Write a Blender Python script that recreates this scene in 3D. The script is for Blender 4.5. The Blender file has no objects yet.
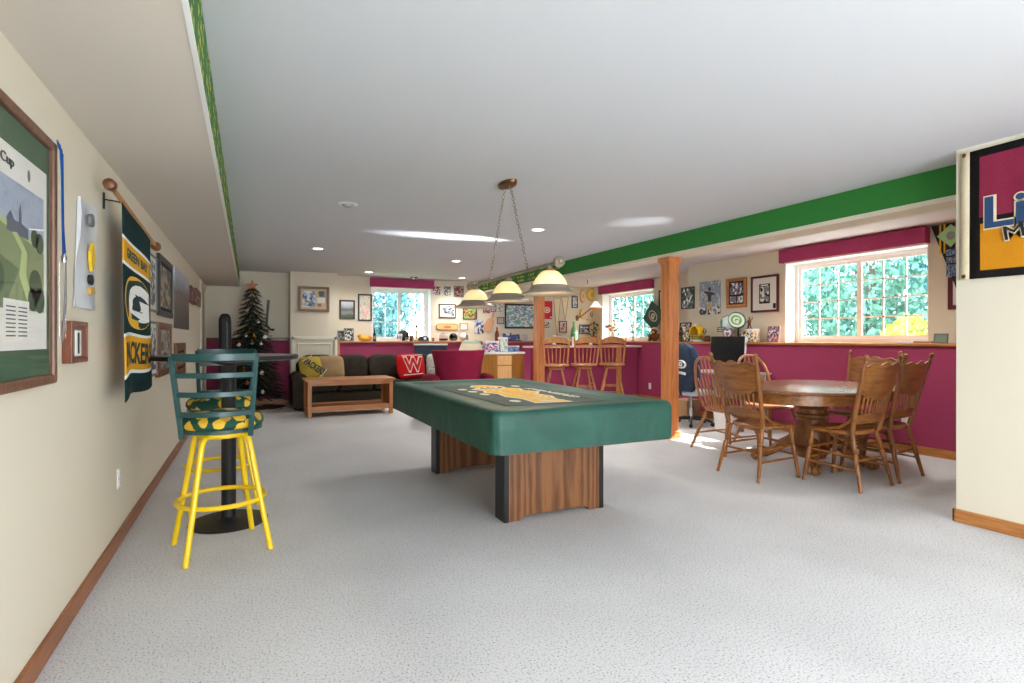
SUN = 24.0; SKY = 8; REAR_FILL = 70; EXPO = 0.26; DOWN = 100; NEAR_FILL = 16; ALC_FILL = 135; GL1 = 6000; GL2 = 130
import bpy, bmesh, math, random
from mathutils import Vector, Matrix, Euler
random.seed(7)
PI = math.pi
sc = bpy.context.scene
COL = sc.collection
H = 1.2                       # eye height
FPX = 547.0                   # focal length in pixels of the 1024 px wide frame
TH = math.atan2(263, 547); CT, ST = math.cos(TH), math.sin(TH)

def at(px, py, ax, v):
    """point of the wall / floor plane (axis ax = v) seen at pixel px, py"""
    u = px - 512; w = py - 339
    d = (u*CT + FPX*ST, -u*ST + FPX*CT, -w)
    i = 'xyz'.index(ax); o = (0, 0, H)
    t = (v - o[i]) / d[i]
    return Vector(tuple(o[k] + t*d[k] for k in range(3)))

# ------------------------------------------------------------------ materials
def new_mat(name):
    m = bpy.data.materials.new(name); m.use_nodes = True
    nt = m.node_tree; b = nt.nodes['Principled BSDF']
    return m, nt, b

def lin(c):
    return tuple(((x/12.92) if x <= .04045 else ((x+.055)/1.055)**2.4) for x in c)
def rgb(r, g, b): return lin((r/255, g/255, b/255))

_mc = {}
def flat(name, col, rough=.6, metal=0, spec=.5, coat=0):
    if name in _mc: return _mc[name]
    m, nt, b = new_mat(name)
    b.inputs['Base Color'].default_value = (*col, 1)
    b.inputs['Roughness'].default_value = rough
    b.inputs['Metallic'].default_value = metal
    b.inputs['Specular IOR Level'].default_value = spec
    b.inputs['Coat Weight'].default_value = coat
    _mc[name] = m
    return m

def ramp(nt, stops, interp='LINEAR'):
    r = nt.nodes.new('ShaderNodeValToRGB'); cr = r.color_ramp; cr.interpolation = interp
    while len(cr.elements) < len(stops): cr.elements.new(.5)
    for e, (p, c) in zip(cr.elements, stops): e.position = p; e.color = (*c, 1)
    return r

def coords(nt, kind='Object', scale=(1, 1, 1), loc=(0, 0, 0), rot=(0, 0, 0)):
    t = nt.nodes.new('ShaderNodeTexCoord'); mp = nt.nodes.new('ShaderNodeMapping')
    mp.inputs['Scale'].default_value = scale; mp.inputs['Location'].default_value = loc; mp.inputs['Rotation'].default_value = rot
    nt.links.new(t.outputs[kind], mp.inputs['Vector'])
    return mp.outputs['Vector']

def bump(nt, b, h, strength=.2, dist=.01):
    n = nt.nodes.new('ShaderNodeBump'); n.inputs['Strength'].default_value = strength; n.inputs['Distance'].default_value = dist
    nt.links.new(h, n.inputs['Height']); nt.links.new(n.outputs['Normal'], b.inputs['Normal'])

def noise(nt, vec, scale, detail=3, rough=.5, dist=0):
    n = nt.nodes.new('ShaderNodeTexNoise'); n.inputs['Scale'].default_value = scale
    n.inputs['Detail'].default_value = detail; n.inputs['Roughness'].default_value = rough; n.inputs['Distortion'].default_value = dist
    nt.links.new(vec, n.inputs['Vector'])
    return n

def wood(name, dark, light, axis='z', scale=1.0, rough=.38, spec=.5, bands=False):
    if name in _mc: return _mc[name]
    m, nt, b = new_mat(name)
    s = [14*scale]*3; s['xyz'.index(axis)] = 1.3*scale
    v = coords(nt, 'Object', tuple(s))
    n = noise(nt, v, 1.6, 6, .62, 1.2)
    if bands:
        w = nt.nodes.new('ShaderNodeTexWave'); w.wave_type = 'RINGS'; w.rings_direction = {'x': 'X', 'y': 'Y', 'z': 'Z'}[axis]
        w.inputs['Scale'].default_value = .55; w.inputs['Distortion'].default_value = 6; w.inputs['Detail'].default_value = 3
        w.inputs['Detail Scale'].default_value = .6
        nt.links.new(v, w.inputs['Vector'])
        mx = nt.nodes.new('ShaderNodeMath'); mx.operation = 'MULTIPLY_ADD'; mx.inputs[1].default_value = .45
        ml = nt.nodes.new('ShaderNodeMath'); ml.operation = 'MULTIPLY'; ml.inputs[1].default_value = .6
        nt.links.new(n.outputs['Fac'], ml.inputs[0])
        nt.links.new(w.outputs['Fac'], mx.inputs[0]); nt.links.new(ml.outputs[0], mx.inputs[2])
        fac = mx.outputs[0]
    else:
        fac = n.outputs['Fac']
    r = ramp(nt, [(.28, dark), (.5, tuple((a+c)/2 for a, c in zip(dark, light))), (.72, light)])
    nt.links.new(fac, r.inputs['Fac']); nt.links.new(r.outputs['Color'], b.inputs['Base Color'])
    b.inputs['Roughness'].default_value = rough; b.inputs['Specular IOR Level'].default_value = spec
    bump(nt, b, n.outputs['Fac'], .08, .004)
    _mc[name] = m
    return m

def fabric(name, col, col2=None, scale=60, rough=.95, bs=.25):
    if name in _mc: return _mc[name]
    m, nt, b = new_mat(name)
    v = coords(nt, 'Object')
    n = noise(nt, v, scale, 4, .7)
    n2 = noise(nt, v, 5, 3, .5)
    r = ramp(nt, [(.3, col2 or tuple(c*.75 for c in col)), (.65, col)])
    ad = nt.nodes.new('ShaderNodeMath'); ad.operation = 'MULTIPLY_ADD'; ad.inputs[1].default_value = .5
    ml = nt.nodes.new('ShaderNodeMath'); ml.operation = 'MULTIPLY'; ml.inputs[1].default_value = .5
    nt.links.new(n.outputs['Fac'], ad.inputs[0]); nt.links.new(n2.outputs['Fac'], ml.inputs[0]); nt.links.new(ml.outputs[0], ad.inputs[2])
    nt.links.new(ad.outputs[0], r.inputs['Fac']); nt.links.new(r.outputs['Color'], b.inputs['Base Color'])
    b.inputs['Roughness'].default_value = rough; b.inputs['Specular IOR Level'].default_value = .2
    bump(nt, b, n.outputs['Fac'], bs, .003)
    _mc[name] = m
    return m

def picture(name, cols, scale=5, seed=0, kind='noise', rough=.35):
    """a printed picture: patches of the given ink colours"""
    if name in _mc: return _mc[name]
    m, nt, b = new_mat(name)
    v = coords(nt, 'Generated', (1, 1, 1), (seed*1.37, seed*.71, seed*2.13))
    k = len(cols)
    if kind == 'cells':
        vo = nt.nodes.new('ShaderNodeTexVoronoi'); vo.inputs['Scale'].default_value = scale*1.6
        nt.links.new(v, vo.inputs['Vector'])
        sp = nt.nodes.new('ShaderNodeSeparateColor'); nt.links.new(vo.outputs['Color'], sp.inputs['Color'])
        fac = sp.outputs[0]
        r = ramp(nt, [(i/k, c) for i, c in enumerate(cols)], 'CONSTANT')
    elif kind == 'bands':
        t = nt.nodes.new('ShaderNodeTexCoord'); se = nt.nodes.new('ShaderNodeSeparateXYZ'); nt.links.new(t.outputs['Generated'], se.inputs[0])
        n = noise(nt, v, scale, 4, .6)
        mt = nt.nodes.new('ShaderNodeMath'); mt.operation = 'MULTIPLY_ADD'; mt.inputs[1].default_value = .35
        nt.links.new(n.outputs['Fac'], mt.inputs[0]); nt.links.new(se.outputs['Z'], mt.inputs[2])
        s2 = nt.nodes.new('ShaderNodeMath'); s2.operation = 'SUBTRACT'; s2.inputs[1].default_value = .17
        nt.links.new(mt.outputs[0], s2.inputs[0]); fac = s2.outputs[0]
        r = ramp(nt, [((i+.5)/k, c) for i, c in enumerate(cols)])
    else:
        n = noise(nt, v, scale, 5, .65, .4); fac = n.outputs['Fac']
        r = ramp(nt, [(.3 + .4*i/max(1, k-1), c) for i, c in enumerate(cols)])
    nt.links.new(fac, r.inputs['Fac']); nt.links.new(r.outputs['Color'], b.inputs['Base Color'])
    b.inputs['Roughness'].default_value = rough
    _mc[name] = m
    return m

def emit(name, col, strength, base=(.8, .8, .8)):
    if name in _mc: return _mc[name]
    m, nt, b = new_mat(name)
    b.inputs['Base Color'].default_value = (*base, 1)
    b.inputs['Emission Color'].default_value = (*col, 1); b.inputs['Emission Strength'].default_value = strength
    _mc[name] = m
    return m

# ------------------------------------------------------------------ mesh builder
class MB:
    def __init__(s): s.v = []; s.f = []; s.m = []
    def add(s, vs, fs, m=0, M=None):
        o = len(s.v)
        for p in vs:
            p = Vector(p)
            s.v.append(M @ p if M is not None else p)
        for f in fs: s.f.append([o+i for i in f]); s.m.append(m)
        return s
    def box(s, x0, x1, y0, y1, z0, z1, m=0, M=None):
        vs = [(x, y, z) for x in (x0, x1) for y in (y0, y1) for z in (z0, z1)]
        fs = [(0, 1, 3, 2), (4, 6, 7, 5), (0, 4, 5, 1), (2, 3, 7, 6), (0, 2, 6, 4), (1, 5, 7, 3)]
        return s.add(vs, fs, m, M)
    def quad(s, a, b, c, d, m=0, M=None): return s.add([a, b, c, d], [(0, 1, 2, 3)], m, M)
    def bar(s, p0, p1, w, h, m=0, up=(0, 0, 1)):
        p0, p1 = Vector(p0), Vector(p1); d = (p1-p0).normalized(); up = Vector(up)
        a = d.cross(up)
        if a.length < 1e-4: a = d.cross(Vector((1, 0, 0)))
        a.normalize(); b = a.cross(d).normalized()
        vs = []
        for p in (p0, p1):
            for i, j in ((-1, -1), (1, -1), (1, 1), (-1, 1)): vs.append(p + a*(w/2*i) + b*(h/2*j))
        return s.add(vs, [(3, 2, 1, 0), (4, 5, 6, 7), (0, 1, 5, 4), (1, 2, 6, 5), (2, 3, 7, 6), (3, 0, 4, 7)], m)
    def tube(s, pts, r, n=10, m=0, closed=False, cap=True, flat=1.0):
        pts = [Vector(p) for p in pts]; k = len(pts)
        rs = r if isinstance(r, (list, tuple)) else [r]*k
        tang = []
        for i in range(k):
            a = pts[(i-1) % k] if (closed or i > 0) else pts[i]
            b = pts[(i+1) % k] if (closed or i < k-1) else pts[i]
            t = (b-a); tang.append(t.normalized() if t.length > 1e-9 else Vector((0, 0, 1)))
        ref = Vector((0, 0, 1)) if abs(tang[0].z) < .9 else Vector((1, 0, 0))
        nrm = (ref - tang[0]*ref.dot(tang[0])).normalized()
        vs = []
        for i in range(k):
            t = tang[i]; nrm = nrm - t*nrm.dot(t)
            if nrm.length < 1e-6: nrm = t.orthogonal()
            nrm.normalize(); bi = t.cross(nrm)
            for j in range(n):
                a = 2*PI*j/n
                vs.append(pts[i] + (nrm*math.cos(a)*flat + bi*math.sin(a))*rs[i])
        fs = []
        for i in range(k if closed else k-1):
            i2 = (i+1) % k
            for j in range(n):
                j2 = (j+1) % n
                fs.append((i*n+j, i*n+j2, i2*n+j2, i2*n+j))
        if cap and not closed:
            fs.append(tuple(range(n))[::-1]); fs.append(tuple((k-1)*n+j for j in range(n)))
        return s.add(vs, fs, m)
    def turned(s, p0, p1, prof, n=12, m=0):
        p0, p1 = Vector(p0), Vector(p1)
        return s.tube([p0.lerp(p1, t) for t, _ in prof], [r for _, r in prof], n, m)
    def lathe(s, prof, c=(0, 0, 0), n=24, m=0, M=None):
        vs = []; fs = []; k = len(prof)
        for r, z in prof:
            for j in range(n):
                a = 2*PI*j/n; vs.append((c[0]+r*math.cos(a), c[1]+r*math.sin(a), c[2]+z))
        for i in range(k-1):
            for j in range(n):
                j2 = (j+1) % n; fs.append((i*n+j, i*n+j2, (i+1)*n+j2, (i+1)*n+j))
        if prof[0][0] > 1e-5: fs.append(tuple(range(n))[::-1])
        if prof[-1][0] > 1e-5: fs.append(tuple((k-1)*n+j for j in range(n)))
        return s.add(vs, fs, m, M)
    def ell(s, c, r, e=1.0, nu=20, nv=12, m=0, M=None, e2=None):
        """superellipsoid: e=1 ball, e->0 box"""
        e2 = e if e2 is None else e2
        sp = lambda x, p: math.copysign(abs(x)**p, x)
        vs = []; fs = []
        for i in range(nv+1):
            a = -PI/2 + PI*i/nv
            for j in range(nu):
                b = 2*PI*j/nu
                vs.append((c[0]+r[0]*sp(math.cos(a), e2)*sp(math.cos(b), e), c[1]+r[1]*sp(math.cos(a), e2)*sp(math.sin(b), e), c[2]+r[2]*sp(math.sin(a), e2)))
        for i in range(nv):
            for j in range(nu):
                j2 = (j+1) % nu; fs.append((i*nu+j, i*nu+j2, (i+1)*nu+j2, (i+1)*nu+j))
        return s.add(vs, fs, m, M)
    def prism(s, pts, y0, y1, m=0, M=None):
        """outline in local x,z given thickness along y"""
        n = len(pts)
        vs = [(x, y0, z) for x, z in pts] + [(x, y1, z) for x, z in pts]
        fs = [tuple(range(n)), tuple(range(n, 2*n))[::-1]] + [(i, i+n, (i+1) % n + n, (i+1) % n) for i in range(n)]
        return s.add(vs, fs, m, M)
    def plate(s, pts, z0, z1, m=0, M=None):
        n = len(pts)
        vs = [(x, y, z0) for x, y in pts] + [(x, y, z1) for x, y in pts]
        fs = [tuple(range(n))[::-1], tuple(range(n, 2*n))] + [(i, (i+1) % n, (i+1) % n + n, i+n) for i in range(n)]
        return s.add(vs, fs, m, M)
    def loft(s, rings, m=0, cap0=True, cap1=True, M=None):
        n = len(rings[0]); vs = [p for r in rings for p in r]; fs = []
        for i in range(len(rings)-1):
            for j in range(n):
                j2 = (j+1) % n; fs.append((i*n+j, i*n+j2, (i+1)*n+j2, (i+1)*n+j))
        if cap0: fs.append(tuple(range(n))[::-1])
        if cap1: fs.append(tuple((len(rings)-1)*n+j for j in range(n)))
        return s.add(vs, fs, m, M)
    def text(s, txt, cx, cz, w, h, y, m=0, M=None, t=.002, bold=0.0):
        vs, fs = glyphs(txt, bold)
        s.add([(cx + x*w, y - zz*t, cz + z*h) for x, z, zz in vs], fs, m, M)
        return s
    def build(s, name, mats, parent=None, bevel=0, smooth=35, loc=None, rotz=0, weld=False):
        me = bpy.data.meshes.new(name)
        me.from_pydata([tuple(p) for p in s.v], [], s.f)
        if not isinstance(mats, (list, tuple)): mats = [mats]
        for mt in mats: me.materials.append(mt)
        for p, mi in zip(me.polygons, s.m): p.material_index = mi
        bm = bmesh.new(); bm.from_mesh(me)
        if weld: bmesh.ops.remove_doubles(bm, verts=bm.verts, dist=1e-5)
        bmesh.ops.recalc_face_normals(bm, faces=bm.faces)
        bm.to_mesh(me); bm.free()
        if smooth:
            me.polygons.foreach_set('use_smooth', [True]*len(me.polygons))
            me.set_sharp_from_angle(angle=math.radians(smooth))
        me.update()
        o = bpy.data.objects.new(name, me); COL.objects.link(o)
        if parent: o.parent = parent
        if loc is not None: o.location = loc
        if rotz: o.rotation_euler = (0, 0, rotz)
        if bevel:
            b = o.modifiers.new('bevel', 'BEVEL'); b.width = bevel; b.segments = 2; b.limit_method = 'ANGLE'; b.angle_limit = math.radians(40)
        return o

_gc = {}
def glyphs(txt, bold=0.0):
    """text as a mesh filling the unit square centred on 0 (x, z, depth 0..1)"""
    if (txt, bold) in _gc: return _gc[(txt, bold)]
    cu = bpy.data.curves.new('glyph', 'FONT'); cu.body = txt; cu.extrude = .01; cu.offset = bold; cu.resolution_u = 3
    ob = bpy.data.objects.new('glyph', cu); COL.objects.link(ob)
    bpy.context.view_layer.update()
    me = bpy.data.meshes.new_from_object(ob.evaluated_get(bpy.context.evaluated_depsgraph_get()))
    xs = [v.co.x for v in me.vertices]; ys = [v.co.y for v in me.vertices]
    x0, x1, y0, y1 = min(xs), max(xs), min(ys), max(ys)
    vs = [((v.co.x-x0)/(x1-x0)-.5, (v.co.y-y0)/(y1-y0)-.5, 1.0 if v.co.z > 0 else 0.0) for v in me.vertices]
    fs = [tuple(p.vertices) for p in me.polygons]
    bpy.data.objects.remove(ob); bpy.data.curves.remove(cu); bpy.data.meshes.remove(me)
    _gc[(txt, bold)] = (vs, fs)
    return vs, fs

def tag(o, label, cat, group=None):
    o['label'] = label; o['category'] = cat
    if group: o['group'] = group
    return o
def thing(name, label, cat, loc=(0, 0, 0), rotz=0, group=None):
    o = bpy.data.objects.new(name, None); COL.objects.link(o); o.empty_display_size = .1
    o.location = loc; o.rotation_euler = (0, 0, rotz)
    return tag(o, label, cat, group)
def struct(o): o['kind'] = 'structure'; return o
def copy_tree(o, parent=None):
    c = o.copy(); COL.objects.link(c)
    if parent: c.parent = parent
    for ch in [x for x in COL.objects if x.parent == o]: copy_tree(ch, c)
    return c
def dup(root, loc, rotz, label):
    c = copy_tree(root); c.location = loc; c.rotation_euler = (0, 0, rotz); c['label'] = label
    return c
def oval(a, b, n=20, cx=0, cz=0): return [(cx+a*math.cos(2*PI*i/n), cz+b*math.sin(2*PI*i/n)) for i in range(n)]
def rrect(x0, x1, y0, y1, r, n=5):
    out = []
    for cx, cy, a0 in ((x1-r, y1-r, 0), (x0+r, y1-r, PI/2), (x0+r, y0+r, PI), (x1-r, y0+r, 3*PI/2)):
        for i in range(n+1):
            a = a0 + PI/2*i/n; out.append((cx+r*math.cos(a), cy+r*math.sin(a)))
    return out

def light(name, kind, loc, energy, col=(1, 1, 1), rot=(0, 0, 0), **k):
    l = bpy.data.lights.new(name, kind); l.energy = energy; l.color = col
    for a, v_ in k.items(): setattr(l, a, v_)
    o = bpy.data.objects.new(name, l); COL.objects.link(o); o.location = loc; o.rotation_euler = rot
    return o
# ------------------------------------------------------------------ palette
CREAM = rgb(223, 214, 195)
MAROON = rgb(160, 62, 98)
def wall_mat(name, col, bs=.05):
    if name in _mc: return _mc[name]
    m, nt, b = new_mat(name)
    n = noise(nt, coords(nt, 'Object'), 90, 3, .6)
    b.inputs['Base Color'].default_value = (*col, 1); b.inputs['Roughness'].default_value = .75; b.inputs['Specular IOR Level'].default_value = .25
    bump(nt, b, n.outputs['Fac'], bs, .002)
    _mc[name] = m
    return m
m_wall = wall_mat('cream_paint', CREAM)
m_ceil = wall_mat('ceiling_paint', rgb(211, 213, 218), .12)
m_maroon = wall_mat('maroon_paint', MAROON)
m_white = flat('white_paint', rgb(238, 238, 236), .45)
m_oak = wood('oak_trim', rgb(150, 88, 40), rgb(205, 140, 76), 'y', 1)
m_oakx = wood('oak_trim_x', rgb(150, 88, 40), rgb(205, 140, 76), 'x', 1)
m_oakz = wood('oak_post', rgb(176, 98, 48), rgb(214, 140, 82), 'z', 1)
m_base = wood('baseboard_oak', rgb(120, 68, 34), rgb(168, 104, 58), 'y', 1)
m_gold = flat('gold_ink', rgb(232, 178, 40), .55)
m_wink = flat('white_ink', rgb(235, 235, 232), .55)
m_green = flat('dark_green_ink', rgb(24, 62, 56), .7)
m_black = flat('black_satin', rgb(20, 20, 22), .4)
m_blackp = flat('black_paper', rgb(24, 25, 30), .6)

m_carpet, nt, b = new_mat('speckled_carpet')
v = coords(nt, 'Object')
n1 = noise(nt, v, 120, 2, .6); n2 = noise(nt, v, 160, 2, .6); n3 = noise(nt, v, 1.3, 3, .5)
r1 = ramp(nt, [(.31, rgb(128, 126, 124)), (.42, rgb(206, 205, 206)), (.6, rgb(217, 217, 221))])
nt.links.new(n1.outputs['Fac'], r1.inputs['Fac'])
r3 = ramp(nt, [(.35, (.90, .90, .90)), (.65, (1, 1, 1))]); nt.links.new(n3.outputs['Fac'], r3.inputs['Fac'])
mx = nt.nodes.new('ShaderNodeMix'); mx.data_type = 'RGBA'; mx.blend_type = 'MULTIPLY'; mx.inputs['Factor'].default_value = 1
nt.links.new(r1.outputs['Color'], mx.inputs['A']); nt.links.new(r3.outputs['Color'], mx.inputs['B'])
nt.links.new(mx.outputs['Result'], b.inputs['Base Color'])
b.inputs['Roughness'].default_value = 1; b.inputs['Specular IOR Level'].default_value = .1
bump(nt, b, n2.outputs['Fac'], .3, .004)

m_beam, nt, b = new_mat('green_beam_paint')
b.inputs['Base Color'].default_value = (*rgb(42, 124, 48), 1); b.inputs['Roughness'].default_value = .7
def border_mat(name, loc=(0, 0, 0)):
    m, nt, b = new_mat(name)
    v = coords(nt, 'Object', (1, 1, 1), loc)
    se = nt.nodes.new('ShaderNodeSeparateXYZ'); nt.links.new(v, se.inputs[0])
    cb = nt.nodes.new('ShaderNodeCombineXYZ'); nt.links.new(se.outputs['Y'], cb.inputs[0]); nt.links.new(se.outputs['Z'], cb.inputs[1])
    br = nt.nodes.new('ShaderNodeTexBrick'); nt.links.new(cb.outputs[0], br.inputs['Vector'])
    br.inputs['Scale'].default_value = 1; br.inputs['Brick Width'].default_value = .09; br.inputs['Row Height'].default_value = .07
    br.inputs['Mortar Size'].default_value = .016; br.inputs['Mortar Smooth'].default_value = .2
    n = noise(nt, v, 24, 2, .6)
    gr = nt.nodes.new('ShaderNodeTexWave'); gr.bands_direction = 'Y'; gr.inputs['Scale'].default_value = .75; nt.links.new(v, gr.inputs['Vector'])
    a = nt.nodes.new('ShaderNodeMath'); a.operation = 'SUBTRACT'; a.inputs[0].default_value = 1; nt.links.new(br.outputs['Fac'], a.inputs[1])
    g = nt.nodes.new('ShaderNodeMath'); g.operation = 'GREATER_THAN'; g.inputs[1].default_value = .47; nt.links.new(n.outputs['Fac'], g.inputs[0])
    g2 = nt.nodes.new('ShaderNodeMath'); g2.operation = 'GREATER_THAN'; g2.inputs[1].default_value = .25; nt.links.new(gr.outputs['Fac'], g2.inputs[0])
    m1 = nt.nodes.new('ShaderNodeMath'); m1.operation = 'MULTIPLY'; nt.links.new(a.outputs[0], m1.inputs[0]); nt.links.new(g.outputs[0], m1.inputs[1])
    m2 = nt.nodes.new('ShaderNodeMath'); m2.operation = 'MULTIPLY'; nt.links.new(m1.outputs[0], m2.inputs[0]); nt.links.new(g2.outputs[0], m2.inputs[1])
    r = ramp(nt, [(.3, rgb(40, 112, 44)), (.7, rgb(206, 196, 92))]); nt.links.new(m2.outputs[0], r.inputs['Fac'])
    nt.links.new(r.outputs['Color'], b.inputs['Base Color']); b.inputs['Roughness'].default_value = .7
    return m
m_border = border_mat('lettered_border_paper')

m_glass, nt, b = new_mat('window_glass')
nt.nodes.remove(b)
tr = nt.nodes.new('ShaderNodeBsdfTransparent'); gl = nt.nodes.new('ShaderNodeBsdfGlossy'); gl.inputs['Roughness'].default_value = .02
mi = nt.nodes.new('ShaderNodeMixShader'); mi.inputs[0].default_value = .05
nt.links.new(tr.outputs[0], mi.inputs[1]); nt.links.new(gl.outputs[0], mi.inputs[2])
nt.links.new(mi.outputs[0], nt.nodes['Material Output'].inputs['Surface'])

# ------------------------------------------------------------------ room
XL, XN, XR, XR2, YF = -.69, 4.2, 6.7, 7.5, 11.1
YB = -2.6; ZC = 2.44
LZ = 1.155                                            # ledge height
def S(name, boxes, mat, bevel=0):
    mb = MB()
    for q in boxes: mb.box(*q)
    return struct(mb.build(name, mat, bevel=bevel, smooth=0))
S('floor', [(XL-.15, XR+.24, YB-.15, 6.9, -.1, 0), (XL-.15, XR2+.24, 6.9, YF+.24, -.1, 0)], m_carpet)
S('ceiling', [(XL-.15, XR+.24, YB-.15, 6.9, ZC, ZC+.1), (XL-.15, XR2+.24, 6.9, YF+.24, ZC, ZC+.1)], m_ceil)
S('wall_left', [(XL-.15, XL, YB, YF+.2, 0, ZC)], m_wall)
S('wall_near_right', [(XN, XN+.22, YB, 1.98, 0, ZC), (XN+.22, XR+.24, 1.76, 1.98, 0, ZC)], m_wall)
# back wall behind the camera with a wide opening, added for the fill light
S('wall_back', [(XL-.15, 0, YB-.15, YB, 0, ZC), (3.4, XN+.22, YB-.15, YB, 0, ZC), (0, 3.4, YB-.15, YB, 2.2, ZC)], m_wall)
# window openings (a: start, b: end along the wall)
W1 = (3.42, 5.2); W2 = (8.87, 10.70); W3 = (2.2, 3.45); WT = 2.25
wt = .24
S('wall_right', [(XR, XR+wt, 1.98, W1[0], LZ, ZC), (XR, XR+wt, W1[1], 6.9, LZ, ZC), (XR, XR+wt, W1[0], W1[1], WT, ZC),
                 (XR, XR2, 6.9, 7.05, LZ, ZC)], m_wall)
S('wall_right_far', [(XR2, XR2+wt, 7.05, W2[0], LZ, ZC), (XR2, XR2+wt, W2[1], YF+.2, LZ, ZC), (XR2, XR2+wt, W2[0], W2[1], WT, ZC)], m_wall)
S('wall_far', [(1.5, W3[0], YF, YF+wt, LZ, ZC), (W3[1], XR2, YF, YF+wt, LZ, ZC), (W3[0], W3[1], YF, YF+wt, WT, ZC),
               (XL, 1.5, YF, YF+wt, 1.19, ZC)], m_wall)
S('wall_far_chimney', [(.68, 1.506, 10.75, YF, 0, ZC)], m_wall)
# maroon half walls below the ledge
S('wall_right_lower', [(6.3, 7.0, 1.98, 6.9, 0, LZ-.03), (7.1, XR2+.24, 6.9, YF+.2, 0, LZ-.03)], m_maroon)
S('wall_far_lower', [(1.506, 7.1, 10.78, YF+.24, 0, LZ-.03), (XL, .68, YF-.001, YF+.2, 0, 1.17)], m_maroon)
S('trim_1', [(6.27, 6.95, 1.98, 6.93, LZ-.03, LZ), (7.07, XR2+.22, 6.93, YF, LZ-.03, LZ)], m_oak, .006)
S('trim_2', [(1.506, 7.07, 10.75, YF+.22, LZ-.03, LZ)], m_oakx, .006)
S('trim_3', [(XL, .68, YF-.03, YF, 1.165, 1.225)], wood('chair_rail', rgb(92, 60, 44), rgb(140, 100, 74), 'x'), .006)
S('trim_4', [(1.508, 1.55, 10.765, 10.79, 0, LZ-.03)], m_oakz, .004)
# soffit along the near-left wall with a lettered border on its face
S('ceiling_soffit', [(XL, -.165, YB, YF, 2.15, ZC)], wall_mat('soffit_paint', rgb(214, 205, 194), .1))
S('trim_5', [(-.168, -.158, YB, YF-.01, 2.156, ZC)], m_border)
S('trim_6', [(-.171, -.154, YB, YF-.01, 2.146, 2.156)], m_white)
# dropped beam between the posts
S('ceiling_beam', [(4.52, 4.76, 1.98, YF, 2.215, ZC)], m_beam)
S('trim_7', [(4.51, 4.77, 1.98, YF, 2.185, 2.222)], m_wall)
S('trim_8', [(4.508, 4.519, 7.46, YF-.01, 2.224, ZC-.002)], m_border)
# baseboards
S('baseboard_left', [(XL, XL+.016, YB, YF, 0, .085)], m_base, .004)
S('baseboard_near_right', [(XN-.016, XN, YB, 1.996, 0, .085), (XN-.016, XR, 1.98, 1.996, 0, .085)], m_oak, .004)
S('baseboard_right', [(6.284, 6.3, 1.998, 6.9, 0, .085), (7.084, 7.1, 6.9, 8.85, 0, .085)], m_oak, .004)
S('baseboard_far', [(XL, .68, YF-.018, YF-.001, 0, .085), (1.506, 4.7, 10.764, 10.78, 0, .085)], m_oakx, .004)
# white panelled access door low on the chimney breast
d = S('door_1', [(.72, 1.47, 10.735, 10.75, .02, 1.21)], m_wall, .003)
mb = MB(); z1 = 1.21
for q in [(.70, .745, 10.715, 10.75, 0, z1+.03), (1.445, 1.49, 10.715, 10.75, 0, z1+.03), (.70, 1.49, 10.715, 10.75, z1-.02, z1+.03),
          (.80, .815, 10.722, 10.74, .1, 1.1), (1.375, 1.39, 10.722, 10.74, .1, 1.1), (.80, 1.39, 10.722, 10.74, 1.1, 1.115), (.80, 1.39, 10.722, 10.74, .1, .115)]: mb.box(*q)
mb.build('door_casing', wall_mat('pale_trim', rgb(228, 224, 212)), d, bevel=.003, smooth=0)
S('trim_9', [(.672, .69, 10.735, 10.76, 1.2, 1.33)], flat('grey_metal', rgb(120, 118, 112), .4, .6))
# doorway casing at the far end of the long cream wall
d = S('door_2', [(XL+.001, XL+.012, 9.85, 10.6, 0, 2.03)], wall_mat('door_paint', rgb(196, 184, 160)))
mb = MB(); mb.box(XL, XL+.03, 9.72, 9.83, 0, 2.05); mb.box(XL, XL+.03, 10.62, 10.72, 0, 2.05); mb.box(XL, XL+.03, 9.72, 10.72, 2.02, 2.12)
mb.build('door_casing', m_wall, d, bevel=.004, smooth=0)

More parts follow.
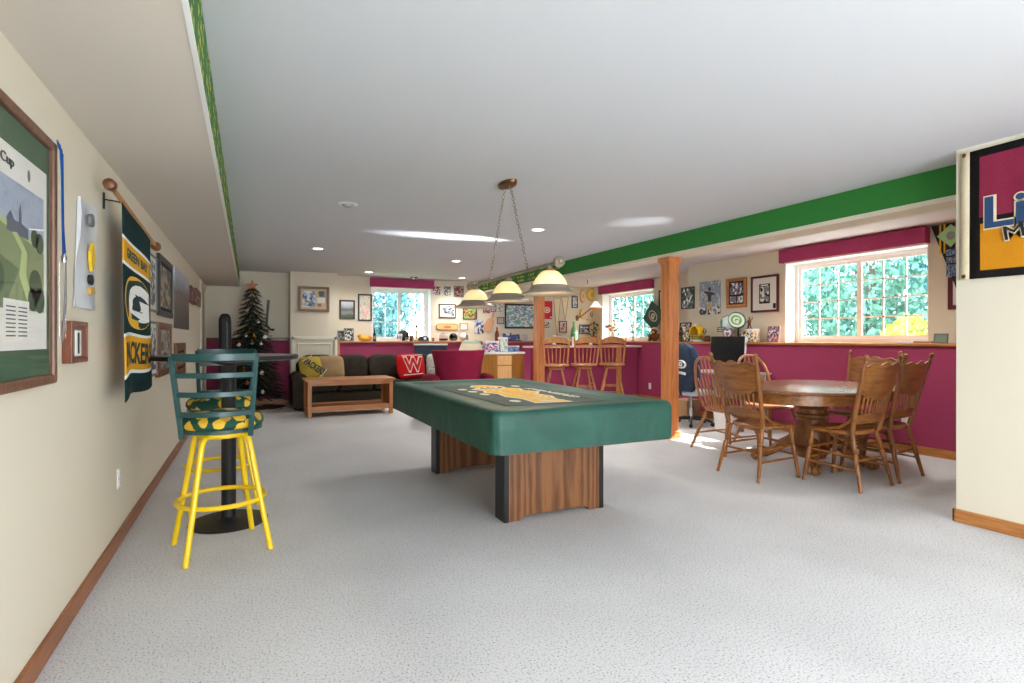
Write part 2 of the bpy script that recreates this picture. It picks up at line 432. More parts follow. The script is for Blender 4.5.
def window(name, ax, plane, a, b, cols, rows, sashes, z0=LZ, z1=WT):
    """frame, sash rails and grilles in the plane (ax = plane), spanning a..b along the wall"""
    def bx(mb, u0, u1, d0, d1, z0_, z1_, m=0):
        if ax == 'x': mb.box(plane+d0, plane+d1, u0, u1, z0_, z1_, m)
        else: mb.box(u0, u1, plane+d0, plane+d1, z0_, z1_, m)
    mb = MB(); f = .055
    for q in [(a, a+f, 0, .06, z0, z1), (b-f, b, 0, .06, z0, z1), (a+f, b-f, 0, .06, z0, z0+f), (a+f, b-f, 0, .06, z1-f, z1)]: bx(mb, *q)
    root = struct(mb.build(name, m_white, bevel=.004, smooth=0))
    iw = (b-a-2*f)/sashes; s = .035
    for k in range(sashes):
        u0 = a+f+k*iw; u1 = u0+iw; d0 = .012 if k % 2 == 0 else .028
        mb = MB()
        for q in [(u0, u0+s, d0, d0+.022, z0+f, z1-f), (u1-s, u1, d0, d0+.022, z0+f, z1-f), (u0+s, u1-s, d0, d0+.022, z0+f, z0+f+s), (u0+s, u1-s, d0, d0+.022, z1-f-s, z1-f)]: bx(mb, *q)
        g = .009
        for i in range(1, cols):
            u = u0+s+(u1-u0-2*s)*i/cols; bx(mb, u-g, u+g, d0+.006, d0+.018, z0+f+s, z1-f-s)
        for j in range(1, rows):
            z = z0+f+s+(z1-z0-2*f-2*s)*j/rows; bx(mb, u0+s, u1-s, d0+.006, d0+.018, z-g, z+g)
        sa = mb.build('window_sash', m_white, root, smooth=0)
        mb = MB(); bx(mb, u0+s, u1-s, d0+.010, d0+.013, z0+f+s, z1-f-s)
        mb.build('glass_pane', m_glass, root, smooth=0)
    # white lining boards of the opening
    mb = MB(); t = .012; dp = -(.195 if ax == 'x' else .195)
    for q in [(a-.001, a+t, dp, 0, z0, z1), (b-t, b+.001, dp, 0, z0, z1), (a, b, dp, 0, z1-t, z1)]: bx(mb, *q)
    mb.build('window_lining', m_white, root, smooth=0)
    return root
window('window_1', 'x', XR+.2, W1[0], W1[1], 3, 4, 2)
window('window_2', 'x', XR2+.2, W2[0], W2[1], 3, 4, 2)
window('window_3', 'y', YF+.2, W3[0], W3[1], 2, 3, 2)

# valances
m_val = fabric('maroon_cloth', rgb(176, 72, 114), rgb(160, 60, 100), 120)
def valance(label, ax, plane, a, b, z0=2.245, z1=2.425):
    rt = thing('window_valance', label, 'valance', (plane, (a+b)/2, z0) if ax == 'x' else ((a+b)/2, plane, z0), -PI/2 if ax == 'x' else 0)
    w = (b-a)/2
    mb = MB(); mb.box(-w, w, -.10, -.085, 0, z1-z0); mb.box(-w, -w+.015, -.085, 0, 0, z1-z0); mb.box(w-.015, w, -.085, 0, 0, z1-z0); mb.box(-w+.015, w-.015, -.085, 0, z1-z0-.015, z1-z0)
    mb.build('valance_board', m_val, rt, bevel=.006)
    for x in (-.35*w, .3*w):
        mb = MB(); mb.lathe([(.0, -.004), (.012, -.003), (.012, .003), (0, .005)], (0, 0, 0), 12, 0, Matrix.Translation((x, -.103, (z1-z0)*.55)) @ Matrix.Rotation(PI/2, 4, 'X'))
        mb.build('button', m_val, rt)
valance('maroon padded valance over the big window behind the dining table', 'x', XR-.001, W1[0]-.02, W1[1]+.02)
valance('maroon padded valance over the window beside the bar', 'x', XR2-.001, W2[0]-.02, W2[1]+.02)
valance('dark maroon valance over the window behind the sofa', 'y', YF-.001, W3[0]-.02, W3[1]+.04)

# outside
S('ground_outside', [(XR2+.5, 40, -20, 40, .5, .6), (-20, XR2+.5, YF+.5, 40, .5, .6)], fabric('lawn', rgb(110, 140, 110), rgb(80, 112, 84), 6))
def tree_mesh(seed, n, rx, rz, z0, ls):
    rnd = random.Random(seed); mb = MB()
    for i in range(n):
        a = rnd.uniform(0, 2*PI); u = rnd.uniform(-1, 1); r = rnd.uniform(.55, 1)**.6
        q = math.sqrt(1-u*u); wob = .8+.25*math.sin(3*a+seed)+.12*math.sin(7*u+seed)
        p = Vector((rx*r*q*math.cos(a)*wob, rx*r*q*math.sin(a)*wob, z0+rz*(1+u*r)))
        M = Matrix.Translation(p) @ Euler((rnd.uniform(0, 6), rnd.uniform(0, 6), rnd.uniform(0, 6))).to_matrix().to_4x4()
        l = ls*rnd.uniform(.7, 1.4)
        mb.add([(-l*.5, 0, 0), (0, -l*.28, 0), (l*.5, 0, 0), (0, l*.28, 0)], [(0, 1, 2, 3)], 0, M)
    return mb
m_bark = wood('bark', rgb(70, 54, 44), rgb(120, 100, 84), 'z')
leafs = [fabric('leaf_a', rgb(118, 168, 164), rgb(64, 116, 116), 2), fabric('leaf_b', rgb(132, 178, 164), rgb(80, 132, 122), 2), fabric('leaf_c', rgb(110, 156, 164), rgb(58, 104, 112), 2)]
protos = []
for k in range(3):
    rt = thing('garden_tree', 'x', 'tree', (0, 0, 1)); 
    tree_mesh(k+1, 5200, 1.8, 2.45, -.1, .17).build('foliage', leafs[k], rt, smooth=0)
    mb = MB(); mb.tube([(0, 0, 0), (.05, 0, 1.2), (0, .06, 2.6), (.1, 0, 4)], [.12, .1, .08, .04], 8); mb.build('trunk', m_bark, rt)
    protos.append(rt)
spots = [(12, 3.4), (12.2, 7.3), (16.4, 6.2), (12.6, 11.3), (16.6, 10.4), (17.6, 14.6), (13.6, 15.6), (18.8, 19.6), (21.4, 10), (13.8, 21), (21.5, 15), (3.4, 17.5), (7.4, 18.4), (-.6, 18.6), (4.4, 22.5), (9.6, 23)]
tl = ['leafy garden tree outside the big window, nearest its latch side', 'leafy garden tree outside the middle of the big window', 'garden tree outside between the two side windows']
for i, (x, y) in enumerate(spots):
    o = protos[i] if i < 3 else copy_tree(protos[i % 3])
    o.location = (x, y, .6); o.rotation_euler = (0, 0, i*1.3); s = 1+.12*((i*7) % 5-2); o.scale = (s, s, s)
    o['group'] = 'garden trees outside the windows'; o['label'] = 'leafy garden tree standing outside the basement windows'
rt = thing('garden_bush', 'yellow green bush just outside the big window, at its lower corner', 'bush', (9.2, 4.95, .6))
tree_mesh(11, 1300, .5, .46, .05, .10).build('foliage', fabric('leaf_y', rgb(214, 222, 120), rgb(160, 180, 70), 3), rt, smooth=0)
mb = MB(); mb.tube([(0, 0, 0), (.02, 0, .3)], [.03, .02], 6); mb.build('stem', m_bark, rt)
# ------------------------------------------------------------------ pool table
pt = thing('pool_table', 'pool table under a fitted dark green cover with gold printed top', 'pool table', (1.84, 3.9, 0))
m_cover, nt, b = new_mat('green_vinyl_cover')
v = coords(nt, 'Object'); n = noise(nt, v, 3, 4, .6, .6); n2 = noise(nt, v, 120, 2, .5)
r = ramp(nt, [(.3, rgb(16, 64, 54)), (.7, rgb(27, 84, 70))]); nt.links.new(n.outputs['Fac'], r.inputs['Fac'])
nt.links.new(r.outputs['Color'], b.inputs['Base Color']); b.inputs['Roughness'].default_value = .5; b.inputs['Specular IOR Level'].default_value = .45
b.inputs['Sheen Weight'].default_value = .0; b.inputs['Sheen Roughness'].default_value = .5
bump(nt, b, n.outputs['Fac'], .35, .03)
def ring(ins, z, r, wob=0):
    out = []
    pts = rrect(-.64+ins, .64-ins, -1.17+ins, 1.17-ins, max(.02, r), 6)
    # subdivide the straight runs so the cloth can ripple
    res = []
    for i, p in enumerate(pts):
        q = pts[(i+1) % len(pts)]; L = math.hypot(q[0]-p[0], q[1]-p[1]); k = 12 if L > .3 else 1
        for j in range(k): res.append((p[0]+(q[0]-p[0])*j/k, p[1]+(q[1]-p[1])*j/k))
    for i, (x, y) in enumerate(res):
        s = wob*math.sin(i*1.7)+wob*.6*math.sin(i*.63+1)
        rr = math.hypot(x, y); out.append((x*(1+s/rr), y*(1+s/rr), z+.25*s))
    return out
mb = MB()
mb.loft([ring(.012, .562, .05), ring(-.004, .562, .06, .004), ring(-.002, .60, .06, .003), ring(-.002, .68, .055, .003), ring(0, .765, .05, .001), ring(.006, .787, .05), ring(.02, .799, .05), ring(.05, .803, .05),
         ring(.11, .801, .05), ring(.135, .794, .05), ring(.16, .784, .05), ring(.20, .782, .05)], 0, cap0=False)
mb.build('fitted_cover', m_cover, pt, smooth=50)
# printed panel with gold lettering
mb = MB(); mb.box(-.40, .34, -.84, .68, .7835, .7855)
mb.build('printed_panel', fabric('charcoal_print', rgb(104, 114, 108), rgb(86, 96, 92), 40), pt, smooth=0)
mb = MB()
R = Matrix.Translation((0, 0, .787)) @ Matrix.Rotation(-PI/2, 4, 'X')   # lay the lettering flat
def lay(txt, cx, cy, w, h, m, z, rot):
    vs_, fs_ = glyphs(txt, .03)
    c_, s_ = math.cos(rot), math.sin(rot)
    mb.add([(cx+(x*w)*c_-(zz*h)*s_, cy+(x*w)*s_+(zz*h)*c_, z+d_*.001) for x, zz, d_ in vs_], fs_, m)
def blob(pts, m, z):
    mb.plate(pts, z-.001, z, m)
def ov(cx, cy, a, b_, n=24): return [(cx+a*math.cos(2*PI*i/n), cy+b_*math.sin(2*PI*i/n)) for i in range(n)]
ou_ = [(-.06, .63), (-.13, .50), (-.10, .40), (-.20, .28), (-.16, .12), (-.21, .0), (-.15, -.14), (-.19, -.35), (-.14, -.52), (-.17, -.78), (.10, -.80), (.08, -.62), (.15, -.44), (.13, -.26), (.23, -.10), (.16, .04), (.21, .20), (.13, .30), (.15, .46), (.06, .63)]
blob(ou_, 1, .7868); blob([(x*.86, y*.96) for x, y in ou_], 0, .7878)
blob(ov(.0, .33, .12, .10), 1, .7884); blob(ov(.0, .33, .10, .08), 2, .7888)
lay('G', .0, .33, .11, .13, 1, .7892, PI/2)
lay('PACKERS', .0, -.28, .88, .17, 1, .7884, PI/2); lay('PACKERS', .0, -.28, .83, .14, 0, .7898, PI/2)
lay('GREEN BAY', .27, -.2, .8, .07, 1, .7868, PI/2)
for cx_, cy_ in ((-.26, .10), (-.25, -.12), (-.27, .30), (.27, .42), (-.24, -.62)): blob(ov(cx_, cy_, .035, .06, 12), 1, .7868)
mb.build('printed_emblem', [flat('cover_gold', rgb(226, 176, 52), .7), flat('cover_white', rgb(214, 216, 206), .7), m_green], pt, smooth=0)
mb = MB()
for q in [(-.59, .59, -1.155, -1.12, .553, .60), (-.59, .59, 1.12, 1.155, .553, .60), (-.625, -.59, -1.12, 1.12, .553, .60), (.59, .625, -1.12, 1.12, .553, .60), (-.59, .59, -1.12, 1.12, .57, .60)]: mb.box(*q)
mb.build('cabinet_apron', wood('apron_wood', rgb(84, 60, 44), rgb(120, 90, 66), 'y'), pt, bevel=.004, smooth=0)
m_leg = wood('pool_oak', rgb(92, 54, 28), rgb(136, 88, 50), 'z', 2.4, .4, bands=True)
for y0, y1 in ((-.67, -.53), (.77, .91)):
    # slab leg with an arched notch at the foot
    mb = MB(); w = .385
    pts = [(-w+.03, 0), (-w+.115, 0), (-w+.135, .022), (-w+.175, .03), (w-.175, .03), (w-.135, .022), (w-.115, 0), (w-.03, 0), (w-.03, .57), (-w+.03, .57)]
    mb.prism(pts, y0, y1)
    lg = mb.build('leg', m_leg, pt, bevel=.003, smooth=0, loc=(.045, 0, 0))
    mb = MB(); mb.box(-w-.004, -w+.03, y0-.004, y1+.004, 0, .57); mb.box(w-.03, w+.004, y0-.004, y1+.004, 0, .57)
    mb.box(-w+.115, w-.115, y0+.01, y1-.01, .0305, .034)
    mb.build('leg_end_panel', m_black, lg, bevel=.004, smooth=0)

# ------------------------------------------------------------------ billiard lamp
LX, LYc = 1.85, 3.93
m_brass = flat('antique_brass', rgb(128, 92, 60), .35, .85)
m_bronze = flat('brushed_bronze', rgb(152, 140, 126), .45, .45)
m_shade, nt, b = new_mat('alabaster_glass')
v = coords(nt, 'Object'); n = noise(nt, v, 9, 4, .6, .8)
r = ramp(nt, [(.3, rgb(246, 210, 132)), (.7, rgb(255, 236, 186))]); nt.links.new(n.outputs['Fac'], r.inputs['Fac'])
nt.links.new(r.outputs['Color'], b.inputs['Base Color']); nt.links.new(r.outputs['Color'], b.inputs['Emission Color'])
b.inputs['Emission Strength'].default_value = .55; b.inputs['Roughness'].default_value = .3; b.inputs['Transmission Weight'].default_value = 0
bl = thing('billiard_lamp', 'hanging billiard lamp with three glowing alabaster shades above the pool table', 'lamp', (LX, LYc, 0))
mb = MB(); mb.lathe([(0, 2.405), (.03, 2.405), (.055, 2.412), (.06, 2.425), (.06, 2.44), (0, 2.44)], (0, 0, 0), 28)
o = mb.build('ceiling_canopy', m_brass, bl); 
for vtx in o.data.vertices: vtx.co.y *= 2.1
zr = 1.70
mb = MB()
mb.tube([(0, -.82, zr+.012), (0, .82, zr-.012)], .012, 12)
for y, z in ((-.80, zr+.014), (.80, zr-.014)):
    mb.ell((0, y, z), (.040, .030, .040), 1, 16, 10); mb.ell((0, y-.028 if y < 0 else y+.028, z), (.022, .02, .022), 1, 12, 8)
mb.build('lamp_rod', m_bronze, bl)
def chain(mb, p0, p1, link=.036, r=.003):
    p0, p1 = Vector(p0), Vector(p1); L = (p1-p0).length; n = int(L/(link*.78)); d = (p1-p0).normalized()
    a = d.orthogonal().normalized(); b_ = d.cross(a)
    for i in range(n):
        c = p0 + d*(L*(i+.5)/n); s = a if i % 2 else b_
        mb.tube([c + d*(link*.5*math.cos(t)) + s*(link*.27*math.sin(t)) for t in [2*PI*k/8 for k in range(8)]], r, 5, 0, closed=True)
for y0, y1 in ((-.05, -.34), (.05, .34)):
    mb = MB(); chain(mb, (0, y0, 2.41), (0, y1, zr+.03)); mb.tube([(0, y1-.0, zr+.035), (0, y1, zr+.012)], .007, 8)
    mb.build('chain', m_bronze, bl)
for y in (-.68, 0, .68):
    dz = -y*.014
    mb = MB()
    prof = [(.035, -.012), (.06, -.020), (.088, -.040), (.112, -.068), (.128, -.095), (.139, -.12)]
    inner = [(r_-.004, z_-.003) for r_, z_ in prof][::-1]
    mb.lathe([(r_*.90, z_*1.05-.03) for r_, z_ in prof+inner], (0, y, zr+dz), 36)
    sh = mb.build('lamp_shade', m_shade, bl)
    mb = MB()
    mb.lathe([(r_, z_*1.05-.03) for r_, z_ in [(.122, -.108), (.131, -.118), (.138, -.134), (.166, -.152), (.196, -.162), (.197, -.168), (.166, -.159), (.136, -.142), (.126, -.122)]], (0, y, zr+dz), 36)
    mb.build('shade_rim', m_bronze, sh)
    mb = MB(); mb.lathe([(0, -.002), (.012, -.002), (.02, -.012), (.022, -.03), (.042, -.045), (.052, -.06), (.048, -.064), (.0, -.06)], (0, y, zr+dz), 20)
    mb.build('shade_cap', m_bronze, sh)
    mb = MB(); mb.ell((0, y, zr+dz-.115), (.028, .028, .036), 1, 14, 10)
    mb.build('bulb', emit('warm_bulb', (1, .82, .5), 6), sh)
    light('shade_bulb', 'POINT', (LX, LYc+y, zr+dz-.18), 5, (1, .82, .58), shadow_soft_size=.04)

# ------------------------------------------------------------------ pub table and its stools
m_yel = flat('yellow_enamel', rgb(240, 200, 14), .35, 0, .5, .3)
m_teal = flat('dark_green_enamel', rgb(20, 68, 68), .4, 0, .5, .2)
m_blk = flat('black_iron', rgb(22, 22, 25), .45, 0, .5)
pb = thing('pub_table', 'round bar-height pub table on a black pedestal by the cream wall', 'table', (-.125, 4.07, 0))
mb = MB(); mb.lathe([(0, 1.062), (.405, 1.062), (.425, 1.068), (.430, 1.08), (.425, 1.092), (.405, 1.095), (0, 1.095)], (0, 0, 0), 56)
mb.build('table_top', picture('pub_top_laminate', [rgb(104, 104, 108), rgb(140, 138, 138), rgb(170, 158, 150), rgb(116, 114, 118)], 7, 3, 'noise', .35), pb)
mb = MB(); mb.lathe([(.426, 1.066), (.433, 1.07), (.433, 1.09), (.426, 1.094)], (0, 0, 0), 56)
mb.build('edge_band', m_blk, pb)
mb = MB(); mb.lathe([(0, 1.06), (.10, 1.06), (.10, 1.045), (.05, 1.03), (.044, 1.02), (.044, .04), (.06, .03), (.1, .022)], (.005, -.03, 0), 28)
mb.build('pedestal', m_blk, pb)
mb = MB(); mb.lathe([(0, .028), (.07, .028), (.11, .022), (.20, .015), (.232, .010), (.238, .004), (.236, 0), (0, 0)], (.005, -.02, 0), 44)
mb.build('base', m_blk, pb)

m_cush, nt, b = new_mat('printed_seat_fabric')
v = coords(nt, 'Object', (1, 1, 1))
vo = nt.nodes.new('ShaderNodeTexVoronoi'); vo.inputs['Scale'].default_value = 13; nt.links.new(v, vo.inputs['Vector'])
se = nt.nodes.new('ShaderNodeSeparateColor'); nt.links.new(vo.outputs['Color'], se.inputs['Color'])
r = ramp(nt, [(0, rgb(226, 182, 50)), (.42, rgb(226, 182, 50)), (.43, rgb(225, 225, 215)), (.60, rgb(225, 225, 215)), (.61, rgb(190, 150, 60))], 'CONSTANT'); nt.links.new(se.outputs[0], r.inputs['Fac'])
nz = noise(nt, v, 26, 2, .5); ad = nt.nodes.new('ShaderNodeMath'); ad.operation = 'MULTIPLY_ADD'; ad.inputs[1].default_value = .25
nt.links.new(nz.outputs['Fac'], ad.inputs[0]); nt.links.new(vo.outputs['Distance'], ad.inputs[2])
lt = nt.nodes.new('ShaderNodeMath'); lt.operation = 'LESS_THAN'; lt.inputs[1].default_value = .58; nt.links.new(ad.outputs[0], lt.inputs[0])
mx = nt.nodes.new('ShaderNodeMix'); mx.data_type = 'RGBA'; mx.inputs['A'].default_value = (*rgb(24, 74, 58), 1)
nt.links.new(lt.outputs[0], mx.inputs['Factor']); nt.links.new(r.outputs['Color'], mx.inputs['B']); nt.links.new(mx.outputs['Result'], b.inputs['Base Color'])
b.inputs['Roughness'].default_value = .85

def make_pub_stool():
    rt = thing('pub_stool', 'yellow-legged pub stool with dark green slatted back, nearest the camera', 'stool', (0, 0, 0), 0, 'yellow-legged stools at the pub table')
    # seat turned on its swivel
    mb = MB(); mb.lathe([(0, .675), (.19, .675), (.213, .682), (.213, .70), (.19, .705), (0, .705)], (0, 0, 0), 40)
    mb.build('seat_rim', m_teal, rt)
    mb = MB(); mb.lathe([(0, .700), (.205, .700), (.220, .716), (.220, .742), (.20, .768), (.15, .784), (.07, .790), (0, .791)], (0, 0, 0), 40)
    mb.build('seat_cushion', m_cush, rt)
    # back: two flat uprights leaning out and four curved slats
    def U(sx, t): return Vector((sx*(.168+.036*t), -.165-.075*t, .66+.45*t))
    for sx in (-1, 1):
        mb = MB(); pts = [U(sx, t/8) for t in range(9)]
        for i in range(8): mb.bar(pts[i], pts[i+1] + (pts[i+1]-pts[i])*.02, .018, .027, 0, (1, 0, 0))
        mb.build('back_upright', m_teal, rt, bevel=.003)
    for t in (.30, .54, .77, .985):
        mb = MB(); h = .014 if t < .9 else .019
        a, c = U(-1, t), U(1, t); rows = []
        for i in range(13):
            f = i/12; p = a.lerp(c, f); p.y -= .075*math.sin(PI*f); 
            rows.append(p)
        vs_ = []; fs_ = []
        for p in rows:
            for dy, dz in ((-.006, -h), (.006, -h), (.006, h), (-.006, h)): vs_.append((p.x, p.y+dy, p.z+dz))
        for i in range(12):
            for j in range(4):
                j2 = (j+1) % 4; fs_.append((i*4+j, i*4+j2, (i+1)*4+j2, (i+1)*4+j))
        fs_ += [(3, 2, 1, 0), (48, 49, 50, 51)]
        mb.add(vs_, fs_); mb.build('back_slat', m_teal, rt, bevel=.002)
    return rt
def add_stool_legs(rt, rot):
    C_, S_ = math.cos(rot), math.sin(rot)
    def Rz(x, y, z): return (x*C_-y*S_, x*S_+y*C_, z)
    mb = MB(); mb.lathe([(0, .64), (.12, .64), (.13, .65), (.13, .67), (0, .675)], (0, 0, 0), 28); mb.build('swivel_plate', m_yel, rt)
    for sx in (-1, 1):
        for sy in (-1, 1):
            prof = [(.03, .655), (.08, .655), (.105, .648), (.118, .625), (.126, .58), (.166, .30), (.212, 0)]
            mb = MB()
            mb.tube([Rz(sx*r_, sy*r_, z_) for r_, z_ in prof], .0155, 12); mb.build('leg', m_yel, rt)
    mb = MB(); mb.tube([Rz(.226*math.cos(2*PI*i/40), .226*math.sin(2*PI*i/40), .285) for i in range(40)], .0135, 10, closed=True)
    mb.build('foot_ring', m_yel, rt)
st = make_pub_stool(); add_stool_legs(st, math.radians(19)); st.location = (-.142, 3.575, 0); st.rotation_euler = (0, 0, math.radians(-6))
dup(st, (-.19, 4.55, 0), math.radians(172), 'yellow-legged pub stool with printed seat, on the far side of the pub table')

# ------------------------------------------------------------------ dining set
m_oakd = wood('dining_oak', rgb(84, 46, 18), rgb(166, 104, 48), 'z', 1.1, .34)
m_oakdx = wood('dining_oak_x', rgb(88, 50, 20), rgb(170, 108, 50), 'x', 1.1, .3)
m_top = wood('dining_top', rgb(96, 54, 30), rgb(150, 94, 56), 'x', .9, .26, .8)
TCX, TCY = 4.85, 3.47
dt = thing('dining_table', 'oval oak pedestal dining table with clawed feet in the sunny corner', 'table', (TCX, TCY, 0))
def stadium(r, hl, n=20):
    return [(hl+r*math.cos(a), r*math.sin(a)) for a in [-PI/2+PI*i/n for i in range(n+1)]] + [(-hl+r*math.cos(a), r*math.sin(a)) for a in [PI/2+PI*i/n for i in range(n+1)]]
mb = MB(); hl = .25
mb.loft([[(x, y, z) for x, y in stadium(r_, hl)] for r_, z in ((.617, .725), (.634, .731), (.64, .742), (.634, .753), (.617, .758))])
mb.build('table_top', m_top, dt)
mb = MB(); mb.loft([[(x, y, z) for x, y in stadium(r_, hl)] for r_, z in ((.525, .63), (.54, .635), (.54, .73))])
mb.build('apron', m_oakdx, dt)
mb = MB(); mb.lathe([(.0, .64), (.15, .64), (.16, .62), (.14, .60), (.15, .585), (.165, .57), (.15, .555), (.125, .54), (.125, .50), (.145, .485), (.145, .465), (.12, .45), (.115, .43), (.13, .38), (.15, .30), (.155, .24), (.14, .19), (.155, .17), (.155, .13), (.13, .11), (.12, .075), (0, .07)], (0, 0, 0), 32)
mb.build('pedestal', m_oakd, dt)
for k in range(4):
    a = math.radians(38+90*k); ca, sa = math.cos(a), math.sin(a)
    prof = [(.10, .23, .055), (.18, .225, .055), (.26, .18, .05), (.33, .12, .042), (.40, .075, .036), (.46, .062, .034), (.50, .06, .03)]
    mb = MB(); mb.tube([(ca*r_, sa*r_, z_) for r_, z_, _ in prof], [q for _, _, q in prof], 12)
    mb.ell((ca*.49, sa*.49, .043), (.045, .045, .043), 1, 14, 10)
    for t in (-.5, 0, .5):
        aa = a+t*.16; mb.tube([(math.cos(aa)*.46, math.sin(aa)*.46, .085), (math.cos(aa)*.515, math.sin(aa)*.515, .075), (math.cos(aa)*.535, math.sin(aa)*.535, .035)], [.014, .013, .008], 8)
    mb.build('claw_foot', m_oakd, dt)

LEGP = [(0, .012), (.03, .016), (.06, .012), (.1, .014), (.45, .018), (.62, .021), (.66, .015), (.69, .022), (.73, .015), (.76, .020), (.92, .017), (1, .016)]
def make_pressback():
    rt = thing('dining_chair', 'x', 'chair', (0, 0, 0), 0, 'oak press-back chairs around the dining table')
    # saddle seat
    def so(s, z):
        out = []
        for i in range(28):
            a = 2*PI*i/28; c_, q = math.cos(a), math.sin(a)
            x = math.copysign(abs(c_)**.55, c_)*(.215+.018*q)*s; y = math.copysign(abs(q)**.55, q)*.205*s+.01
            out.append((x, y, z))
        return out
    mb = MB(); mb.loft([so(.95, .428), so(1.0, .436), so(1.0, .452), so(.96, .462), so(.7, .456), so(.4, .450)])
    mb.build('seat', m_oakdx, rt)
    P = lambda s, t: Vector((s*(.195+.062*t), -.175-.115*t-.02*t*t, .445+.575*t))       # line of the back posts
    for s in (-1, 1):
        mb = MB(); pts = [P(s, t/10) for t in range(11)]
        rr = [.019, .020, .018, .017, .019, .019, .018, .018, .017, .016, .015]
        mb.tube(pts, rr, 10)
        e = P(s, 1.0); d_ = (P(s, 1)-P(s, .9)).normalized()
        mb.tube([e, e+d_*.012, e+d_*.022, e+d_*.04, e+d_*.055, e+d_*.062], [.015, .011, .017, .021, .015, .004], 10)
        mb.build('back_post', m_oakd, rt)
        mb = MB(); mb.turned((s*.235, -.265, 0), (s*.175, -.165, .44), LEGP, 10); mb.build('leg', m_oakd, rt)
        mb = MB(); mb.turned((s*.215, .215, 0), (s*.175, .155, .44), LEGP, 10); mb.build('leg', m_oakd, rt)
        # bent bracket from post to seat
        mb = MB(); mb.tube([P(s, .34)+Vector((0, .012, 0)), (s*.205, -.17, .55), (s*.21, -.09, .49), (s*.21, .02, .466)], [.008, .011, .013, .010], 8); mb.build('hip_bracket', m_oakd, rt)
        for z in (.16, .26):
            f = z/.44; mb = MB()
            mb.tube([(s*(.235-.06*f), -.265+.10*f, z), (s*(.225-.05*f), -.02, z+.01), (s*(.215-.04*f), .215-.06*f, z+.015)], [.008, .011, .008], 8); mb.build('stretcher', m_oakd, rt)
    for z, y in ((.20, .19), (.29, .175)):
        mb = MB(); mb.tube([(-.197, y, z), (0, y, z), (.197, y, z)], [.008, .012, .008], 8); mb.build('stretcher', m_oakd, rt)
    mb = MB(); mb.tube([(-.205, -.21, .235), (0, -.21, .235), (.205, -.21, .235)], [.008, .012, .008], 8); mb.build('stretcher', m_oakd, rt)
    # broad pressed crest with scalloped edges, bowed back
    def band(name, top, bot, nx=33, th=.016):
        mb = MB(); vs_ = []; fs_ = []
        for i in range(nx):
            f = -1+2*i/(nx-1)
            for t in (bot(f), top(f)):
                p = P(1, t); x = f*(p.x-.008); y = p.y-.028*(1-f*f)
                vs_ += [(x, y-th/2, p.z), (x, y+th/2, p.z)]
        for i in range(nx-1):
            a = i*4; b_ = a+4
            fs_ += [(a, b_, b_+2, a+2), (a+1, a+3, b_+3, b_+1), (a, a+1, b_+1, b_), (a+2, b_+2, b_+3, a+3)]
        fs_ += [(0, 2, 3, 1), ((nx-1)*4, (nx-1)*4+1, (nx-1)*4+3, (nx-1)*4+2)]
        mb.add(vs_, fs_); return mb.build(name, m_oakdx, rt, bevel=.003)
    band('crest_rail', lambda f: .955+.022*math.cos(f*PI*3)*(1-.3*abs(f))+.02*(1-f*f), lambda f: .50-.03*(1-abs(f))+.085*abs(f)**3+.014*math.cos(f*PI*5))
    band('lower_rail', lambda f: .275+.01*math.cos(f*PI), lambda f: .11+.03*math.cos(f*PI*.5)+.02*abs(f))
    for k in range(8):
        f = -.72+1.44*k/7
        a, c = P(1, .26), P(1, .52)
        mb = MB(); mb.turned((f*a.x, a.y-.028*(1-f*f), a.z), (f*c.x, c.y-.028*(1-f*f), c.z), [(0, .006), (.2, .009), (.35, .006), (.5, .010), (.65, .006), (.8, .009), (1, .006)], 8)
        mb.build('spindle', m_oakd, rt)
    return rt
pc = make_pressback()
pc.location = (4.09, 3.42, 0); pc.rotation_euler = (0, 0, math.radians(-94)); pc['label'] = 'oak press-back chair with its back to the pool table at the dining table end'
dup(pc, (4.50, 2.935, 0), math.radians(4), 'oak press-back chair seen from behind, first on the near long side of the dining table')
dup(pc, (5.05, 2.985, 0), math.radians(8), 'oak press-back chair second along the near long side, closest to the white outlet')
dup(pc, (5.60, 3.54, 0), math.radians(88), 'oak press-back chair facing the camera at the far end of the dining table')

